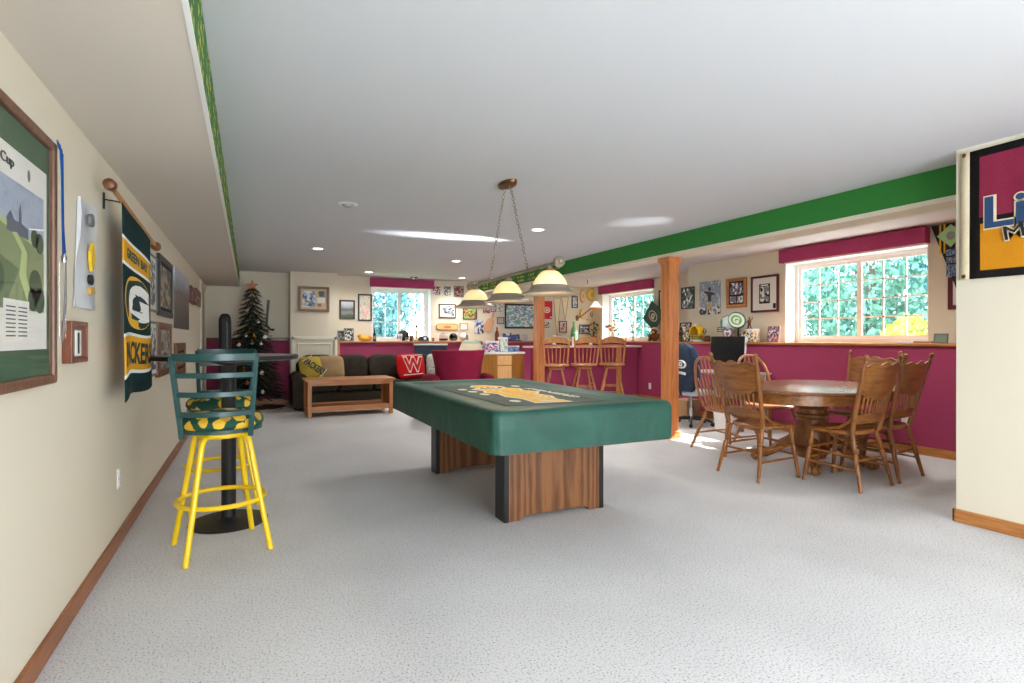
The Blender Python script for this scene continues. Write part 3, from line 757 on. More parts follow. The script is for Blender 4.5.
m_oakl = wood('windsor_oak', rgb(132, 78, 42), rgb(196, 134, 84), 'z', 1.1, .36)
def make_windsor():
    rt = thing('windsor_chair', 'x', 'chair', (0, 0, 0), 0, 'bow-back chairs on the window side of the dining table')
    def so(s, z):
        out = []
        for i in range(28):
            a = 2*PI*i/28; c_, q = math.cos(a), math.sin(a)
            out.append((math.copysign(abs(c_)**.7, c_)*(.23+.012*q)*s, math.copysign(abs(q)**.7, q)*.215*s, z))
        return out
    mb = MB(); mb.loft([so(.94, .425), so(1, .436), so(1, .452), so(.95, .463), so(.6, .455), so(.3, .45)]); mb.build('seat', m_oakl, rt)
    Bk = lambda x, h: Vector((x, -.17-.20*h-.05*(1-(x/.26)**2)*h**.5, .455+h))
    def bowx(a): return .26*math.cos(a), .55*max(0, math.sin(a))
    pts = []
    for i in range(25):
        a = PI*i/24; x = .25*math.copysign(abs(math.cos(a))**.75, math.cos(a)); h = .55*math.sin(a)**.62 if 0 < i < 24 else 0
        x *= (.72+.28*min(1, h/.22)); pts.append(Bk(x, h))
    mb = MB(); mb.tube(pts, .0155, 10); mb.build('bow', m_oakl, rt)
    for k in range(7):
        f = -1+2*k/6; xb = f*.115; xt = f*.185; ht = .55*(1-abs(f*.74)**2.4)**.8
        mb = MB(); mb.turned(Bk(xb, 0), Bk(xt, ht-.005), [(0, .008), (.25, .0105), (.5, .009), (1, .006)], 8); mb.build('spindle', m_oakl, rt)
    for s in (-1, 1):
        mb = MB(); mb.turned((s*.27, -.27, 0), (s*.16, -.14, .435), LEGP, 10); mb.build('leg', m_oakl, rt)
        mb = MB(); mb.turned((s*.25, .25, 0), (s*.16, .14, .435), LEGP, 10); mb.build('leg', m_oakl, rt)
        mb = MB(); mb.tube([(s*.226, -.218, .17), (s*.215, 0, .18), (s*.212, .20, .18)], [.008, .012, .008], 8); mb.build('stretcher', m_oakl, rt)
    mb = MB(); mb.tube([(-.215, 0, .18), (0, 0, .18), (.215, 0, .18)], [.008, .012, .008], 8); mb.build('stretcher', m_oakl, rt)
    return rt
wc = make_windsor(); wc.location = (4.66, 4.31, 0); wc.rotation_euler = (0, 0, math.radians(-96)); wc['label'] = 'bow-back oak chair behind the near end of the dining table'
w2 = dup(wc, (5.34, 4.34, 0), math.radians(176), 'bow-back oak chair on the window side, its bow rising behind the table')
# ------------------------------------------------------------------ posts
def post(x, y, label):
    rt = thing('wooden_post', label, 'post', (x, y, 0))
    mb = MB(); mb.box(-.075, .075, -.075, .075, 0, 2.12); mb.build('shaft', m_oakz, rt, bevel=.006, smooth=0)
    mb = MB(); mb.loft([[(a*q, b_*q, z) for a, b_ in ((-1, -1), (1, -1), (1, 1), (-1, 1))] for q, z in ((.079, 2.10), (.084, 2.105), (.084, 2.118), (.098, 2.135), (.102, 2.15), (.102, 2.184))])
    mb.build('capital', m_oakz, rt, bevel=.003, smooth=0)
    mb = MB()
    mb.loft([[(a*q, b_*q, z) for a, b_ in ((-1, -1), (1, -1), (1, 1), (-1, 1))] for q, z in ((.09, 0), (.09, .085), (.078, .095))]); mb.build('plinth', m_oakz, rt, bevel=.003, smooth=0)
post(4.60, 5.15, 'square oak post with a capital between pool table and dining set')
post(4.60, 8.47, 'square oak post beside the bar, behind the pool table')
# ------------------------------------------------------------------ sofa, coffee table, armchair
m_sofa = fabric('olive_brown_velvet', rgb(66, 60, 50), rgb(42, 38, 33), 30)
sf = thing('sofa', 'long olive brown sofa with loose back cushions behind the coffee table', 'sofa', (0, 0, 0))
SX0, SX1 = .66, 3.75; SY0, SY1 = 9.70, 10.62
mb = MB(); mb.box(SX0+.18, SX1, SY0+.03, SY1, .06, .30); mb.build('base', m_sofa, sf, bevel=.03)
mb = MB(); mb.box(SX0+.1, SX1, SY1-.20, SY1, .06, .80); mb.build('back', m_sofa, sf, bevel=.06)
mb = MB()
pr = [(-.11, .05), (.11, .05), (.11, .5)] + [(.0+.125*math.cos(a), .50+.125*math.sin(a)) for a in [PI*i/10 for i in range(11)]] + [(-.11, .5)]
mb.prism(pr, SY0-.02, SY1-.02, 0, Matrix.Translation((SX0+.11, 0, 0))); mb.build('arm', m_sofa, sf, bevel=.02)
n = 5; w = (SX1-SX0-.14)/n
for k in range(n):
    cx = SX0+.14+w*(k+.5)
    mb = MB(); mb.ell((cx, SY0+.33, .375), (w/2, .36, .09), .3, 28, 12, e2=.5); mb.build('seat_cushion', m_sofa, sf)
    mb = MB(); mb.ell((0, 0, 0), (w/2-.005, .12, .235), .38, 28, 14, 0, Matrix.Translation((cx, SY1-.30, .68)) @ Matrix.Rotation(math.radians(-10), 4, 'X'), e2=.45); mb.build('back_cushion', m_sofa, sf)
for x in (SX0+.25, SX1-.1):
    for y in (SY0+.1, SY1-.1):
        mb = MB(); mb.lathe([(.03, 0), (.035, .06), (0, .06)], (x, y, 0), 12); mb.build('foot', m_black, sf)
def pillow(label, loc, rz, tilt, r, mats, deco=None, name='throw_pillow'):
    rt = thing(name, label, 'pillow', loc, rz)
    mb = MB(); M = Matrix.Rotation(tilt, 4, 'X')
    mb.ell((0, 0, 0), (r[0], r[2], r[1]), .38, 36, 16, 0, M @ Matrix.Rotation(PI/2, 4, 'X'), e2=.85)
    mb.build('pillow_body', mats[0], rt)
    if deco:
        mb = MB(); deco(mb, M @ Matrix.Translation((0, -r[1]-.004, 0))); mb.build('printed_motif', mats[1:], rt, smooth=0)
    return rt
def d_w(mb, M):
    mb.text('W', .0, .02, .40, .30, -.012, 0, M, .006, .07); mb.text('W', .0, .02, .37, .25, -.022, 1, M, .006, .03)
    for a, b_ in (((-.20, -.175), (.18, -.155)), ((-.21, .185), (.20, .195))): mb.bar((M @ Vector((a[0], -.012, a[1])))[:], (M @ Vector((b_[0], -.012, b_[1])))[:], .02, .01, 0)
pillow('red cushion with a white outlined W on the sofa', (2.70, 9.94, .69), math.radians(10), math.radians(-14), (.275, .09, .235), [fabric('red_cloth', rgb(206, 28, 36), rgb(176, 18, 28), 60), flat('pillow_white', rgb(236, 228, 222), .8), flat('pillow_red', rgb(200, 26, 34), .8)], d_w)
pillow('plain tan cushion leaning on the sofa back', (1.28, 10.06, .68), math.radians(6), math.radians(-16), (.25, .10, .23), [fabric('tan_cloth', rgb(170, 142, 106), rgb(140, 114, 82), 50)])
def d_y(mb, M):
    mb.text('PACKERS', 0, .0, .38, .13, -.010, 0, M @ Matrix.Rotation(math.radians(38), 4, 'Y'), .005, .03)
    mb.bar((M @ Vector((-.20, -.006, .1)))[:], (M @ Vector((-.02, -.006, .2)))[:], .03, .01, 1); mb.bar((M @ Vector((.05, -.006, -.2)))[:], (M @ Vector((.2, -.006, -.06)))[:], .03, .01, 1)
pillow('yellow lettered cushion slumped against the sofa arm', (.98, 9.98, .69), math.radians(20), math.radians(-22), (.22, .09, .22), [fabric('yellow_cloth', rgb(188, 164, 70), rgb(150, 128, 52), 50), flat('pillow_dark', rgb(40, 52, 40), .8), flat('pillow_cream', rgb(214, 206, 184), .8)], d_y)
pillow('grey and white patterned cushion behind the red one', (3.28, 10.12, .70), math.radians(-14), math.radians(-14), (.22, .09, .22), [picture('grey_print', [rgb(90, 92, 84), rgb(196, 196, 190), rgb(70, 76, 70)], 5, 4)])
ct = thing('coffee_table', 'light wood coffee table with a low shelf in front of the sofa', 'coffee table', (1.45, 9.12, 0))
m_pine = wood('pine_x', rgb(164, 102, 56), rgb(208, 144, 88), 'x', 1, .3); m_pinez = wood('pine_z', rgb(164, 102, 56), rgb(204, 140, 86), 'z', 1, .35)
mb = MB(); mb.box(-.68, .68, -.34, .34, .545, .575); mb.build('table_top', m_pine, ct, bevel=.006, smooth=0)
mb = MB()
for q in [(-.60, .60, -.30, -.28, .48, .545), (-.60, .60, .28, .30, .48, .545)]: mb.box(*q)
mb.build('apron', m_pine, ct, bevel=.003, smooth=0)
for s in (-1, 1):
    mb = MB(); mb.box(s*.62-.014, s*.62+.014, -.25, .25, .12, .545); mb.build('end_panel', m_pinez, ct, bevel=.003, smooth=0)
    for y in (-.285, .285):
        mb = MB(); mb.box(s*.62-.03, s*.62+.03, y-.03, y+.03, .0, .545); mb.build('leg', m_pinez, ct, bevel=.006, smooth=0)
mb = MB(); mb.box(-.60, .60, -.27, .27, .13, .15); mb.box(-.60, .60, -.30, -.275, .085, .165); mb.box(-.60, .60, .275, .30, .085, .165); mb.build('shelf', m_pine, ct, bevel=.003, smooth=0)

m_burg = fabric('burgundy_upholstery', rgb(146, 34, 66), rgb(124, 24, 52), 50)
ac = thing('tub_armchair', 'burgundy tub armchair with flared back, turned away behind the pool table', 'armchair', (2.775, 7.60, 0), math.radians(-6))
mb = MB(); vs_ = []; nx = 25
rows = [(.06, .30, .30), (.42, .30, .30), (.44, .31, .30), (.80, .345, .345), (1.02, .392, .385), (1.04, .385, .38)]
ringo = []
for z, rx, ry in rows:
    ringo.append([(rx*math.sin(-1.75+3.5*i/(nx-1)), -ry*math.cos(-1.75+3.5*i/(nx-1)), z - (0 if z < .5 else (z-.45)*.0)) for i in range(nx)])
inn = [[(x*.80, y*.80, z) for x, y, z in r_] for r_ in ringo[::-1]]
full = ringo+inn
fs_ = []; vs_ = [p for r_ in full for p in r_]
for i in range(len(full)):
    i2 = (i+1) % len(full)
    for j in range(nx-1): fs_.append((i*nx+j, i*nx+j+1, i2*nx+j+1, i2*nx+j))
fs_.append(tuple(i*nx for i in range(len(full)))); fs_.append(tuple(i*nx+nx-1 for i in range(len(full)))[::-1])
mb.add(vs_, fs_); mb.build('back', m_burg, ac, bevel=.012, smooth=50)
for s in (-1, 1):
    mb = MB(); mb.ell((s*.40, .02, .50), (.085, .40, .19), .5, 22, 12, e2=.5); mb.build('arm', m_burg, ac)
mb = MB(); mb.ell((0, .06, .36), (.32, .36, .12), .4, 24, 12, e2=.45); mb.build('seat_cushion', m_burg, ac)
mb = MB(); mb.box(-.34, .34, -.2, .38, .10, .28); mb.build('base', m_burg, ac, bevel=.03)
for x in (-.28, .28):
    for y in (-.16, .32):
        mb = MB(); mb.lathe([(.018, 0), (.028, .10), (0, .10)], (x, y, 0), 12); mb.build('foot', m_black, ac)

# ------------------------------------------------------------------ bar
m_lam = flat('pale_laminate', rgb(222, 206, 190), .35)
br = thing('bar_counter', 'maroon fronted home bar with a pale counter top behind the stools', 'bar', (0, 0, 0))
mb = MB(); mb.box(4.72, 7.085, 8.88, 9.02, 0, 1.035); mb.build('front_panel', m_maroon, br, smooth=0)
mb = MB(); mb.box(4.68, 7.085, 8.74, 9.28, 1.036, 1.07); mb.build('counter_top', m_lam, br, bevel=.008, smooth=0)
mb = MB(); mb.box(6.56, 6.68, 8.865, 8.88, 0, 1.035); mb.build('trim_board', wood('orange_oak', rgb(196, 120, 50), rgb(236, 168, 84), 'z'), br, bevel=.004, smooth=0)
mb = MB(); mb.box(4.72, 7.085, 8.862, 8.88, 0, .085); mb.build('kick_board', m_oakx, br, bevel=.003, smooth=0)
m_cab = wood('cabinet_oak', rgb(148, 96, 40), rgb(186, 130, 62), 'z', 1, .4); m_cab_lit = wood('cabinet_oak_lit', rgb(206, 150, 86), rgb(236, 190, 128), 'z', 1, .4)  # second oak is a lit copy: light on the front put into its colour
cb = thing('corner_cabinet', 'oak cabinet with angled drawer front and white top at the end of the bar', 'cabinet', (0, 0, 0))
ou = [(3.76, 9.32), (3.95, 8.86), (4.25, 8.83), (4.60, 9.05), (4.60, 9.5), (3.76, 9.5)]
mb = MB(); mb.plate(ou, .08, .925); mb.build('body', m_cab, cb, bevel=.003, smooth=0)
mb = MB(); mb.plate([(x+(x-4.2)*.05, y+(y-9.2)*.07) for x, y in ou], .926, .962); mb.build('counter_top', flat('white_laminate', rgb(236, 234, 228), .3), cb, bevel=.006, smooth=0)
fr = Matrix.Translation((4.10, 8.842, 0)) @ Matrix.Rotation(math.atan2(-.03, .30), 4, 'Z')
mb = MB(); mb.box(-.13, .13, -.022, -.002, .74, .90, 0, fr); o = mb.build('drawer', m_cab_lit, cb, bevel=.005, smooth=0)
mb = MB(); mb.box(-.13, .13, -.022, -.002, .12, .72, 0, fr); mb.box(-.085, .085, -.03, -.022, .17, .67, 0, fr); o = mb.build('door', m_cab_lit, cb, bevel=.005, smooth=0)
mb = MB(); mb.plate([(x-(x-4.2)*.06, y-(y-9.2)*.06) for x, y in ou], 0, .08); mb.build('toe_kick', m_cab, cb, smooth=0)

m_oakst = wood('stool_oak', rgb(168, 106, 58), rgb(224, 162, 104), 'z', 1.2, .36)
def make_bar_stool():
    rt = thing('bar_stool', 'x', 'stool', (0, 0, 0), 0, 'oak spindle-back stools at the bar')
    mb = MB(); mb.loft([[(math.copysign(abs(math.cos(a))**.75, math.cos(a))*.215*s, math.copysign(abs(math.sin(a))**.75, math.sin(a))*.205*s, z) for a in [2*PI*i/28 for i in range(28)]] for s, z in ((.95, .715), (1, .724), (1, .742), (.95, .754), (.6, .748), (.3, .744))])
    mb.build('seat', m_oakst, rt)
    mb = MB(); mb.lathe([(0, .66), (.13, .66), (.14, .67), (.14, .69), (.09, .695), (.09, .715), (0, .716)], (0, 0, 0), 24); mb.build('swivel', m_oakst, rt)
    P = lambda s, t: Vector((s*(.178+.035*t), -.165-.10*t, .745+.49*t))
    for s in (-1, 1):
        mb = MB(); mb.tube([P(s, t/8) for t in range(9)], [.014, .016, .014, .016, .016, .015, .014, .014, .011], 8); mb.build('back_post', m_oakst, rt)
        for q in (-1, 1):
            mb = MB(); mb.turned((s*.215, q*.215, 0), (s*.085, q*.085, .67), LEGP, 10); mb.build('leg', m_oakst, rt)
    for z in (.20, .34):
        d_ = .215-.13*z/.67
        for a, c in (((-d_, -d_), (d_, -d_)), ((-d_, d_), (d_, d_))):
            mb = MB(); mb.tube([(*a, z), (0, a[1], z), (*c, z)], [.008, .012, .008], 8); mb.build('stretcher', m_oakst, rt)
        z += .05; d_ = .215-.13*z/.67
        for a, c in (((-d_, -d_), (-d_, d_)), ((d_, -d_), (d_, d_))):
            mb = MB(); mb.tube([(*a, z), (a[0], 0, z), (*c, z)], [.008, .012, .008], 8); mb.build('stretcher', m_oakst, rt)
    def band(name, top, bot, nx=25, th=.018):
        mb = MB(); vs_ = []; fs_ = []
        for i in range(nx):
            f = -1+2*i/(nx-1)
            for t in (bot(f), top(f)):
                p = P(1, t); x = f*p.x; y = p.y-.03*(1-f*f); vs_ += [(x, y-th/2, p.z), (x, y+th/2, p.z)]
        for i in range(nx-1):
            a = i*4; b_ = a+4; fs_ += [(a, b_, b_+2, a+2), (a+1, a+3, b_+3, b_+1), (a, a+1, b_+1, b_), (a+2, b_+2, b_+3, a+3)]
        fs_ += [(0, 2, 3, 1), ((nx-1)*4, (nx-1)*4+1, (nx-1)*4+3, (nx-1)*4+2)]
        mb.add(vs_, fs_); mb.build(name, m_oakst, rt, bevel=.003)
    band('crest_rail', lambda f: 1.02-.16*abs(f)**2.2, lambda f: .74+.05*(1-f*f))
    band('lower_rail', lambda f: .70+.03*(1-f*f), lambda f: .62+.03*(1-f*f))
    for k in range(5):
        f = -.7+1.4*k/4; a, c = P(1, 0), P(1, .64)
        mb = MB(); mb.turned((f*.9*a.x, a.y-.025*(1-f*f), a.z), (f*c.x, c.y-.03*(1-f*f), c.z), [(0, .007), (.3, .010), (.6, .008), (1, .006)], 8); mb.build('spindle', m_oakst, rt)
    return rt
bs = make_bar_stool()
bs.scale = (1.08, 1.08, 1); bs.location = (4.95, 8.47, 0); bs.rotation_euler = (0, 0, math.radians(-30)); bs['label'] = 'oak spindle-back bar stool closest to the oak post'
dup(bs, (5.50, 8.42, 0), math.radians(-20), 'oak spindle-back bar stool, middle one of the row')
dup(bs, (6.08, 8.36, 0), math.radians(-32), 'oak spindle-back bar stool closest to the window')
# ------------------------------------------------------------------ ceiling fittings
m_lens = emit('lamp_lens', (1, .93, .78), 9)
def downlight(x, y, label, on=True, e=None):
    rt = thing('recessed_light', label, 'ceiling light', (x, y, ZC), 0, 'recessed ceiling lights')
    mb = MB(); mb.lathe([(.062, -.001), (.066, -.007), (.090, -.006), (.096, -.001)], (0, 0, 0), 32); mb.build('trim_ring', m_white, rt)
    mb = MB(); mb.lathe([(0, -.004), (.062, -.003)], (0, 0, 0), 32)
    mb.build('lens', m_lens, rt)
    light('lamp_and_fill_spot', 'SPOT', (x, y, ZC-.02), DOWN if e is None else e, (1, .96, .89), spot_size=math.radians(160), spot_blend=1, shadow_soft_size=.06 if e != ALC_FILL else .3)
DL = [('recessed ceiling light nearest the tree nook, over the open carpet', (318, 248.5)), ('recessed ceiling light over the sofa, beside the smoke detector', (369, 272)),
      ('recessed ceiling light behind the billiard lamp, on the sofa side', (456, 261)), ('small far recessed ceiling light in front of the photo wall', (462, 278)), ('recessed ceiling light beside the billiard lamp chains, toward the green beam', (538, 229.5))]
for i, (lb, p) in enumerate(DL):
    q = at(*p, 'z', ZC); downlight(q.x, q.y, lb, e=[.08, .8, 1, 1.15, 1][i]*DOWN)
downlight(5.3, 3.1, 'added fill light, built as a recessed fitting, over the dining table, hidden by the green beam', e=ALC_FILL)  # this and the next: fittings added to brighten the alcove, unseen behind the beam
downlight(5.3, 5.6, 'added fill light, built as a recessed fitting, over the desk corner, hidden by the green beam', e=ALC_FILL)
downlight(5.35, 8.3, 'recessed ceiling light beyond the green beam, over the bar stools')
for x, y in ((1.75, .9), (1.2, -1.3), (2.6, -1.3)):  # added fill spots without fittings, out of view at the camera end
    light('lamp_and_fill_spot', 'SPOT', (x, y, ZC-.02), NEAR_FILL, (1, .95, .88), spot_size=math.radians(165), spot_blend=.6, shadow_soft_size=.06)
q = at(348, 204, 'z', ZC)
rt = thing('eyeball_light', 'unlit swivel eyeball ceiling light, the one closest to the camera', 'ceiling light', q)
mb = MB(); mb.lathe([(.052, -.001), (.058, -.008), (.082, -.006), (.088, -.001)], (0, 0, 0), 32); mb.build('trim_ring', m_white, rt)
mb = MB(); mb.ell((0, 0, -.004), (.055, .055, .03), 1, 20, 12); mb.build('eyeball', flat('grey_eyeball', rgb(168, 168, 170), .5), rt)
q = at(414, 277, 'z', ZC)
rt = thing('smoke_detector', 'round smoke detector on the ceiling before the sofa window', 'smoke detector', q)
mb = MB(); mb.lathe([(0, -.04), (.035, -.04), (.05, -.03), (.07, -.026), (.075, -.006), (.075, 0), (0, 0)], (0, 0, 0), 28); mb.build('housing', flat('grey_plastic', rgb(150, 148, 150), .6), rt)
mb = MB(); mb.lathe([(0, -.044), (.02, -.044), (.022, -.039), (0, -.038)], (0, 0, 0), 18); mb.build('test_button', m_white, rt)
q = at(594, 287, 'x', 6.9)
rt = thing('sprinkler_head', 'small ceiling sprinkler head hanging above the bar corner', 'sprinkler', (6.3, 9.5, ZC))
mb = MB(); mb.lathe([(0, -.09), (.008, -.09), (.008, 0), (0, 0)], (0, 0, 0), 10); mb.build('stem', m_brass, rt)
mb = MB(); mb.lathe([(0, -.012), (.04, -.012), (.045, 0), (0, 0)], (0, 0, 0), 20); mb.build('plate', m_white, rt)
mb = MB(); mb.lathe([(0, -.094), (.022, -.094), (.022, -.09), (0, -.09)], (0, 0, 0), 14); mb.build('deflector', m_brass, rt)

# ------------------------------------------------------------------ things on the walls
WALLS = {'L': ('x', XL, PI/2), 'R': ('x', XR, -PI/2), 'R2': ('x', XR2, -PI/2), 'F': ('y', YF, 0), 'B': ('y', 10.75, 0), 'N': ('x', XN, -PI/2)}
def spot_on(wall, x0, x1, yt, yb, off=.02):
    ax, w_, rz = WALLS[wall]; v_ = w_+off*(1 if wall == 'L' else -1)
    xm = (x0+x1)/2
    a, c = at(x0, yt, ax, v_), at(x1, yt, ax, v_)
    t, b_ = at(xm, yt, ax, v_), at(xm, yb, ax, v_)
    i = 1 if ax == 'x' else 0
    wd = abs(a[i]-c[i]); ht = t.z-b_.z
    mid = (a+c)/2; mid.z = (t.z+b_.z)/2; mid['xyz'.index(ax)] = w_
    return mid, wd, ht, rz
m_fblack = flat('black_frame', rgb(30, 28, 28), .4)
m_fbrown = wood('brown_frame', rgb(84, 48, 26), rgb(132, 84, 50), 'x', 2)
m_foak = wood('oak_frame', rgb(160, 92, 50), rgb(206, 138, 84), 'x', 2)
m_fmar = flat('maroon_frame', rgb(96, 28, 36), .4)
m_fgrey = flat('grey_frame', rgb(120, 118, 116), .5)
m_fwhite = flat('white_frame', rgb(216, 214, 208), .5)
m_mat = flat('white_mat_board', rgb(230, 228, 222), .8)
m_matg = flat('grey_mat_board', rgb(120, 122, 126), .8)
m_matk = flat('black_mat_board', rgb(34, 34, 38), .8)
INK = dict(k=rgb(30, 30, 34), w=rgb(228, 228, 224), g=rgb(130, 130, 132), b=rgb(70, 90, 150), lb=rgb(150, 176, 210), r=rgb(180, 40, 50), y=rgb(226, 180, 60), gr=rgb(60, 120, 60), lg=rgb(140, 190, 90), br=rgb(120, 80, 50), t=rgb(200, 170, 130), p=rgb(120, 100, 150), pk=rgb(220, 150, 160), dg=rgb(36, 66, 52), cr=rgb(240, 226, 200), te=rgb(120, 190, 190))
def pic(key, cols, scale, seed, kind='cells'): return picture('print_'+key, [INK[c] for c in cols.split()], scale, seed, kind)
def framed(name, label, cat, wall, px, frame=None, fw=.02, mat=None, mw=.04, pict=None, depth=.022, deco=None, inks=()):
    mid, w_, h_, rz = spot_on(wall, *px, depth)
    rt = thing(name, label, cat, mid, rz)
    w2, h2 = w_/2, h_/2
    if frame:
        mb = MB()
        for q in [(-w2, -w2+fw, -h2, h2), (w2-fw, w2, -h2, h2), (-w2+fw, w2-fw, -h2, -h2+fw), (-w2+fw, w2-fw, h2-fw, h2)]: mb.box(q[0], q[1], -depth, -.002, q[2], q[3])
        mb.build('frame', frame, rt, bevel=min(.004, fw*.25), smooth=0)
        w2 -= fw; h2 -= fw
    yb = -depth*.55 if frame else -.012
    if mat:
        mb = MB(); mb.box(-w2, w2, yb, -.002, -h2, h2); mb.build('mat_board', mat, rt, smooth=0)
        w2 -= mw; h2 -= mw; yb -= .001
        mb = MB(); mb.box(-w2, w2, yb, yb+.001, -h2, h2)
    else:
        mb = MB(); mb.box(-w2, w2, yb, -.002, -h2, h2)
    if deco: deco(mb, w2, h2, yb-.0012)
    mb.build('picture' if (frame or mat) else 'print', [pict or m_mat, *inks], rt, smooth=0)
    return rt
def patch(mb, x0, x1, z0, z1, y, m): mb.box(x0, x1, y, y+.0008, z0, z1, m)
def poly(mb, pts, y, m): mb.prism(pts, y, y+.0008, m)
def figure(mb, cx, z0, h, y, mj, mp, ms):
    """a little printed player: boots, trousers, jersey, arms, head"""
    poly(mb, [(cx-.16*h, z0), (cx-.06*h, z0+.44*h), (cx+.06*h, z0+.44*h), (cx+.16*h, z0), (cx+.09*h, z0), (cx, z0+.3*h), (cx-.09*h, z0)], y, mp)
    poly(mb, [(cx-.07*h, z0+.42*h), (cx-.12*h, z0+.72*h), (cx-.3*h, z0+.80*h), (cx-.28*h, z0+.86*h), (cx, z0+.82*h), (cx+.26*h, z0+.74*h), (cx+.28*h, z0+.68*h), (cx+.10*h, z0+.68*h), (cx+.07*h, z0+.42*h)], y-.0006, mj)
    poly(mb, oval(.07*h, .09*h, 14, cx, z0+.92*h), y-.001, ms)

# --- long cream wall on the near side
m_frame_big = wood('rustic_frame', rgb(84, 54, 40), rgb(134, 94, 72), 'z', 1.4, .4)
rt = thing('framed_print', 'large brown framed golf print with green mat, closest to the camera', 'framed print', (XL, 2.105, 1.484), PI/2)
w2, h2 = .50, .449
mb = MB(); fw_ = .036
for q in [(-w2, -w2+fw_, -h2, h2), (w2-fw_, w2, -h2, h2), (-w2+fw_, w2-fw_, -h2, -h2+fw_), (-w2+fw_, w2-fw_, h2-fw_, h2)]: mb.box(q[0], q[1], -.04, -.002, q[2], q[3])
mb.build('frame', m_frame_big, rt, bevel=.008, smooth=0)
mb = MB(); w2 -= fw_; h2 -= fw_; mb.box(-w2, w2, -.022, -.002, -h2, h2); mb.build('mat_board', flat('green_mat_board', rgb(72, 100, 74), .8), rt, smooth=0)
mb = MB(); mb.box(-.43, .43, -.024, -.022, -.32, .315)
mb.box(-.395, .395, -.0247, -.024, -.19, .215, 1)
y = -.0255
poly(mb, [(-.395, -.19), (-.395, .06), (-.1, .085), (.12, .06), (.395, .03), (.395, -.19)], y, 2)
poly(mb, [(-.395, .05), (-.1, .08), (.12, .055), (.395, .02), (.395, .034), (.1, .075), (-.1, .095), (-.395, .075)], y-.0006, 3)
poly(mb, [(-.395, -.19), (-.395, -.08), (-.05, -.02), (.16, -.06), (.04, -.19)], y-.0009, 4)
poly(mb, [(.10, .05), (.18, .0), (.16, -.08), (.26, -.19), (.30, -.19), (.22, -.07), (.23, .0), (.14, .055)], y-.0010, 3)
poly(mb, [(.06, .05), (.06, .09), (.09, .115), (.12, .09), (.16, .09), (.16, .12), (.17, .15), (.18, .12), (.18, .09), (.24, .08), (.24, .045)], y-.0009, 5)
for tx_, tz_, tr_ in ((.31, -.10, .06), (.35, -.15, .05), (.28, -.15, .045), (.30, .06, .035), (.35, .05, .04), (-.02, -.10, .06)): poly(mb, oval(tr_, tr_*.9, 14, tx_, tz_), y-.0013, 6)
mb.text('Ryder Cup', -.02, .262, .27, .040, y, 7)
mb.box(.03, .245, y-.0016, y-.0014, -.295, -.16, 0)
for i in range(8): patch(mb, .05, .125, -.185-.013*i, -.181-.013*i, y-.0022, 7); patch(mb, .15, .225, -.185-.013*i, -.181-.013*i, y-.0022, 7)
mb.prism(oval(.012, .02, 12, .25, .262), y, y+.0008, 8)
mb.build('picture', [m_mat, picture('print_sky', [rgb(120, 136, 170), rgb(176, 186, 204), rgb(140, 150, 176)], 4, 2), flat('ink_field', rgb(138, 150, 108), .5), flat('ink_path', rgb(184, 200, 136), .5), flat('ink_field_dark', rgb(98, 118, 82), .5), flat('ink_house', rgb(92, 96, 112), .5), flat('ink_tree', rgb(60, 82, 52), .5), flat('ink_black', rgb(52, 54, 58), .5), m_fgrey], rt, smooth=0)
mb = MB(); mb.box(-w2, w2, -.031, -.029, -h2, h2); mb.build('glazing', m_glass, rt, smooth=0)

# blue lanyard with a clear badge hanging from the corner of the big frame
rt = thing('lanyard', 'blue lanyard with a clear badge holder hanging at the corner of the golf print', 'lanyard', (XL, 2.612, 1.93), PI/2)
mb = MB(); pts = [(-.045, -.047, .002), (-.01, -.049, -.01), (.004, -.050, -.12), (.012, -.050, -.30), (.034, -.050, -.40)]
for a, c in zip(pts, pts[1:]): mb.bar(a, c, .003, .024, 0, (1, 0, 0))
pts = [(-.02, -.044, .0), (.02, -.046, -.02), (.026, -.046, -.26), (.034, -.046, -.40)]
for a, c in zip(pts, pts[1:]): mb.bar(a, c, .003, .022, 0, (1, 0, 0))
mb.build('strap', fabric('blue_ribbon', rgb(36, 92, 168), rgb(24, 66, 130), 80), rt)
mb = MB(); mb.lathe([(0, -.435), (.008, -.435), (.010, -.415), (.006, -.40), (0, -.40)], (.034, -.048, 0), 10); mb.build('clip', flat('chrome', rgb(170, 172, 176), .25, .9), rt)
m_clear, nt, b = new_mat('clear_plastic'); nt.nodes.remove(b)
tr = nt.nodes.new('ShaderNodeBsdfTransparent'); gl = nt.nodes.new('ShaderNodeBsdfGlossy'); gl.inputs['Roughness'].default_value = .15; gl.inputs['Color'].default_value = (.8, .8, .82, 1)
mi = nt.nodes.new('ShaderNodeMixShader'); mi.inputs[0].default_value = .10
nt.links.new(tr.outputs[0], mi.inputs[1]); nt.links.new(gl.outputs[0], mi.inputs[2]); nt.links.new(mi.outputs[0], nt.nodes['Material Output'].inputs['Surface'])
mb = MB(); mb.box(-.03, .06, -.051, -.046, -.73, -.435); mb.build('badge_sleeve', m_clear, rt, bevel=.002, smooth=0)
mb = MB(); mb.tube([(.034, -.054, -.435), (.02, -.054, -.56), (-.01, -.054, -.74)], .0025, 6); mb.tube([(.034, -.054, -.435), (.04, -.054, -.58), (.0, -.054, -.72)], .0025, 6); mb.build('cord', m_fgrey, rt)
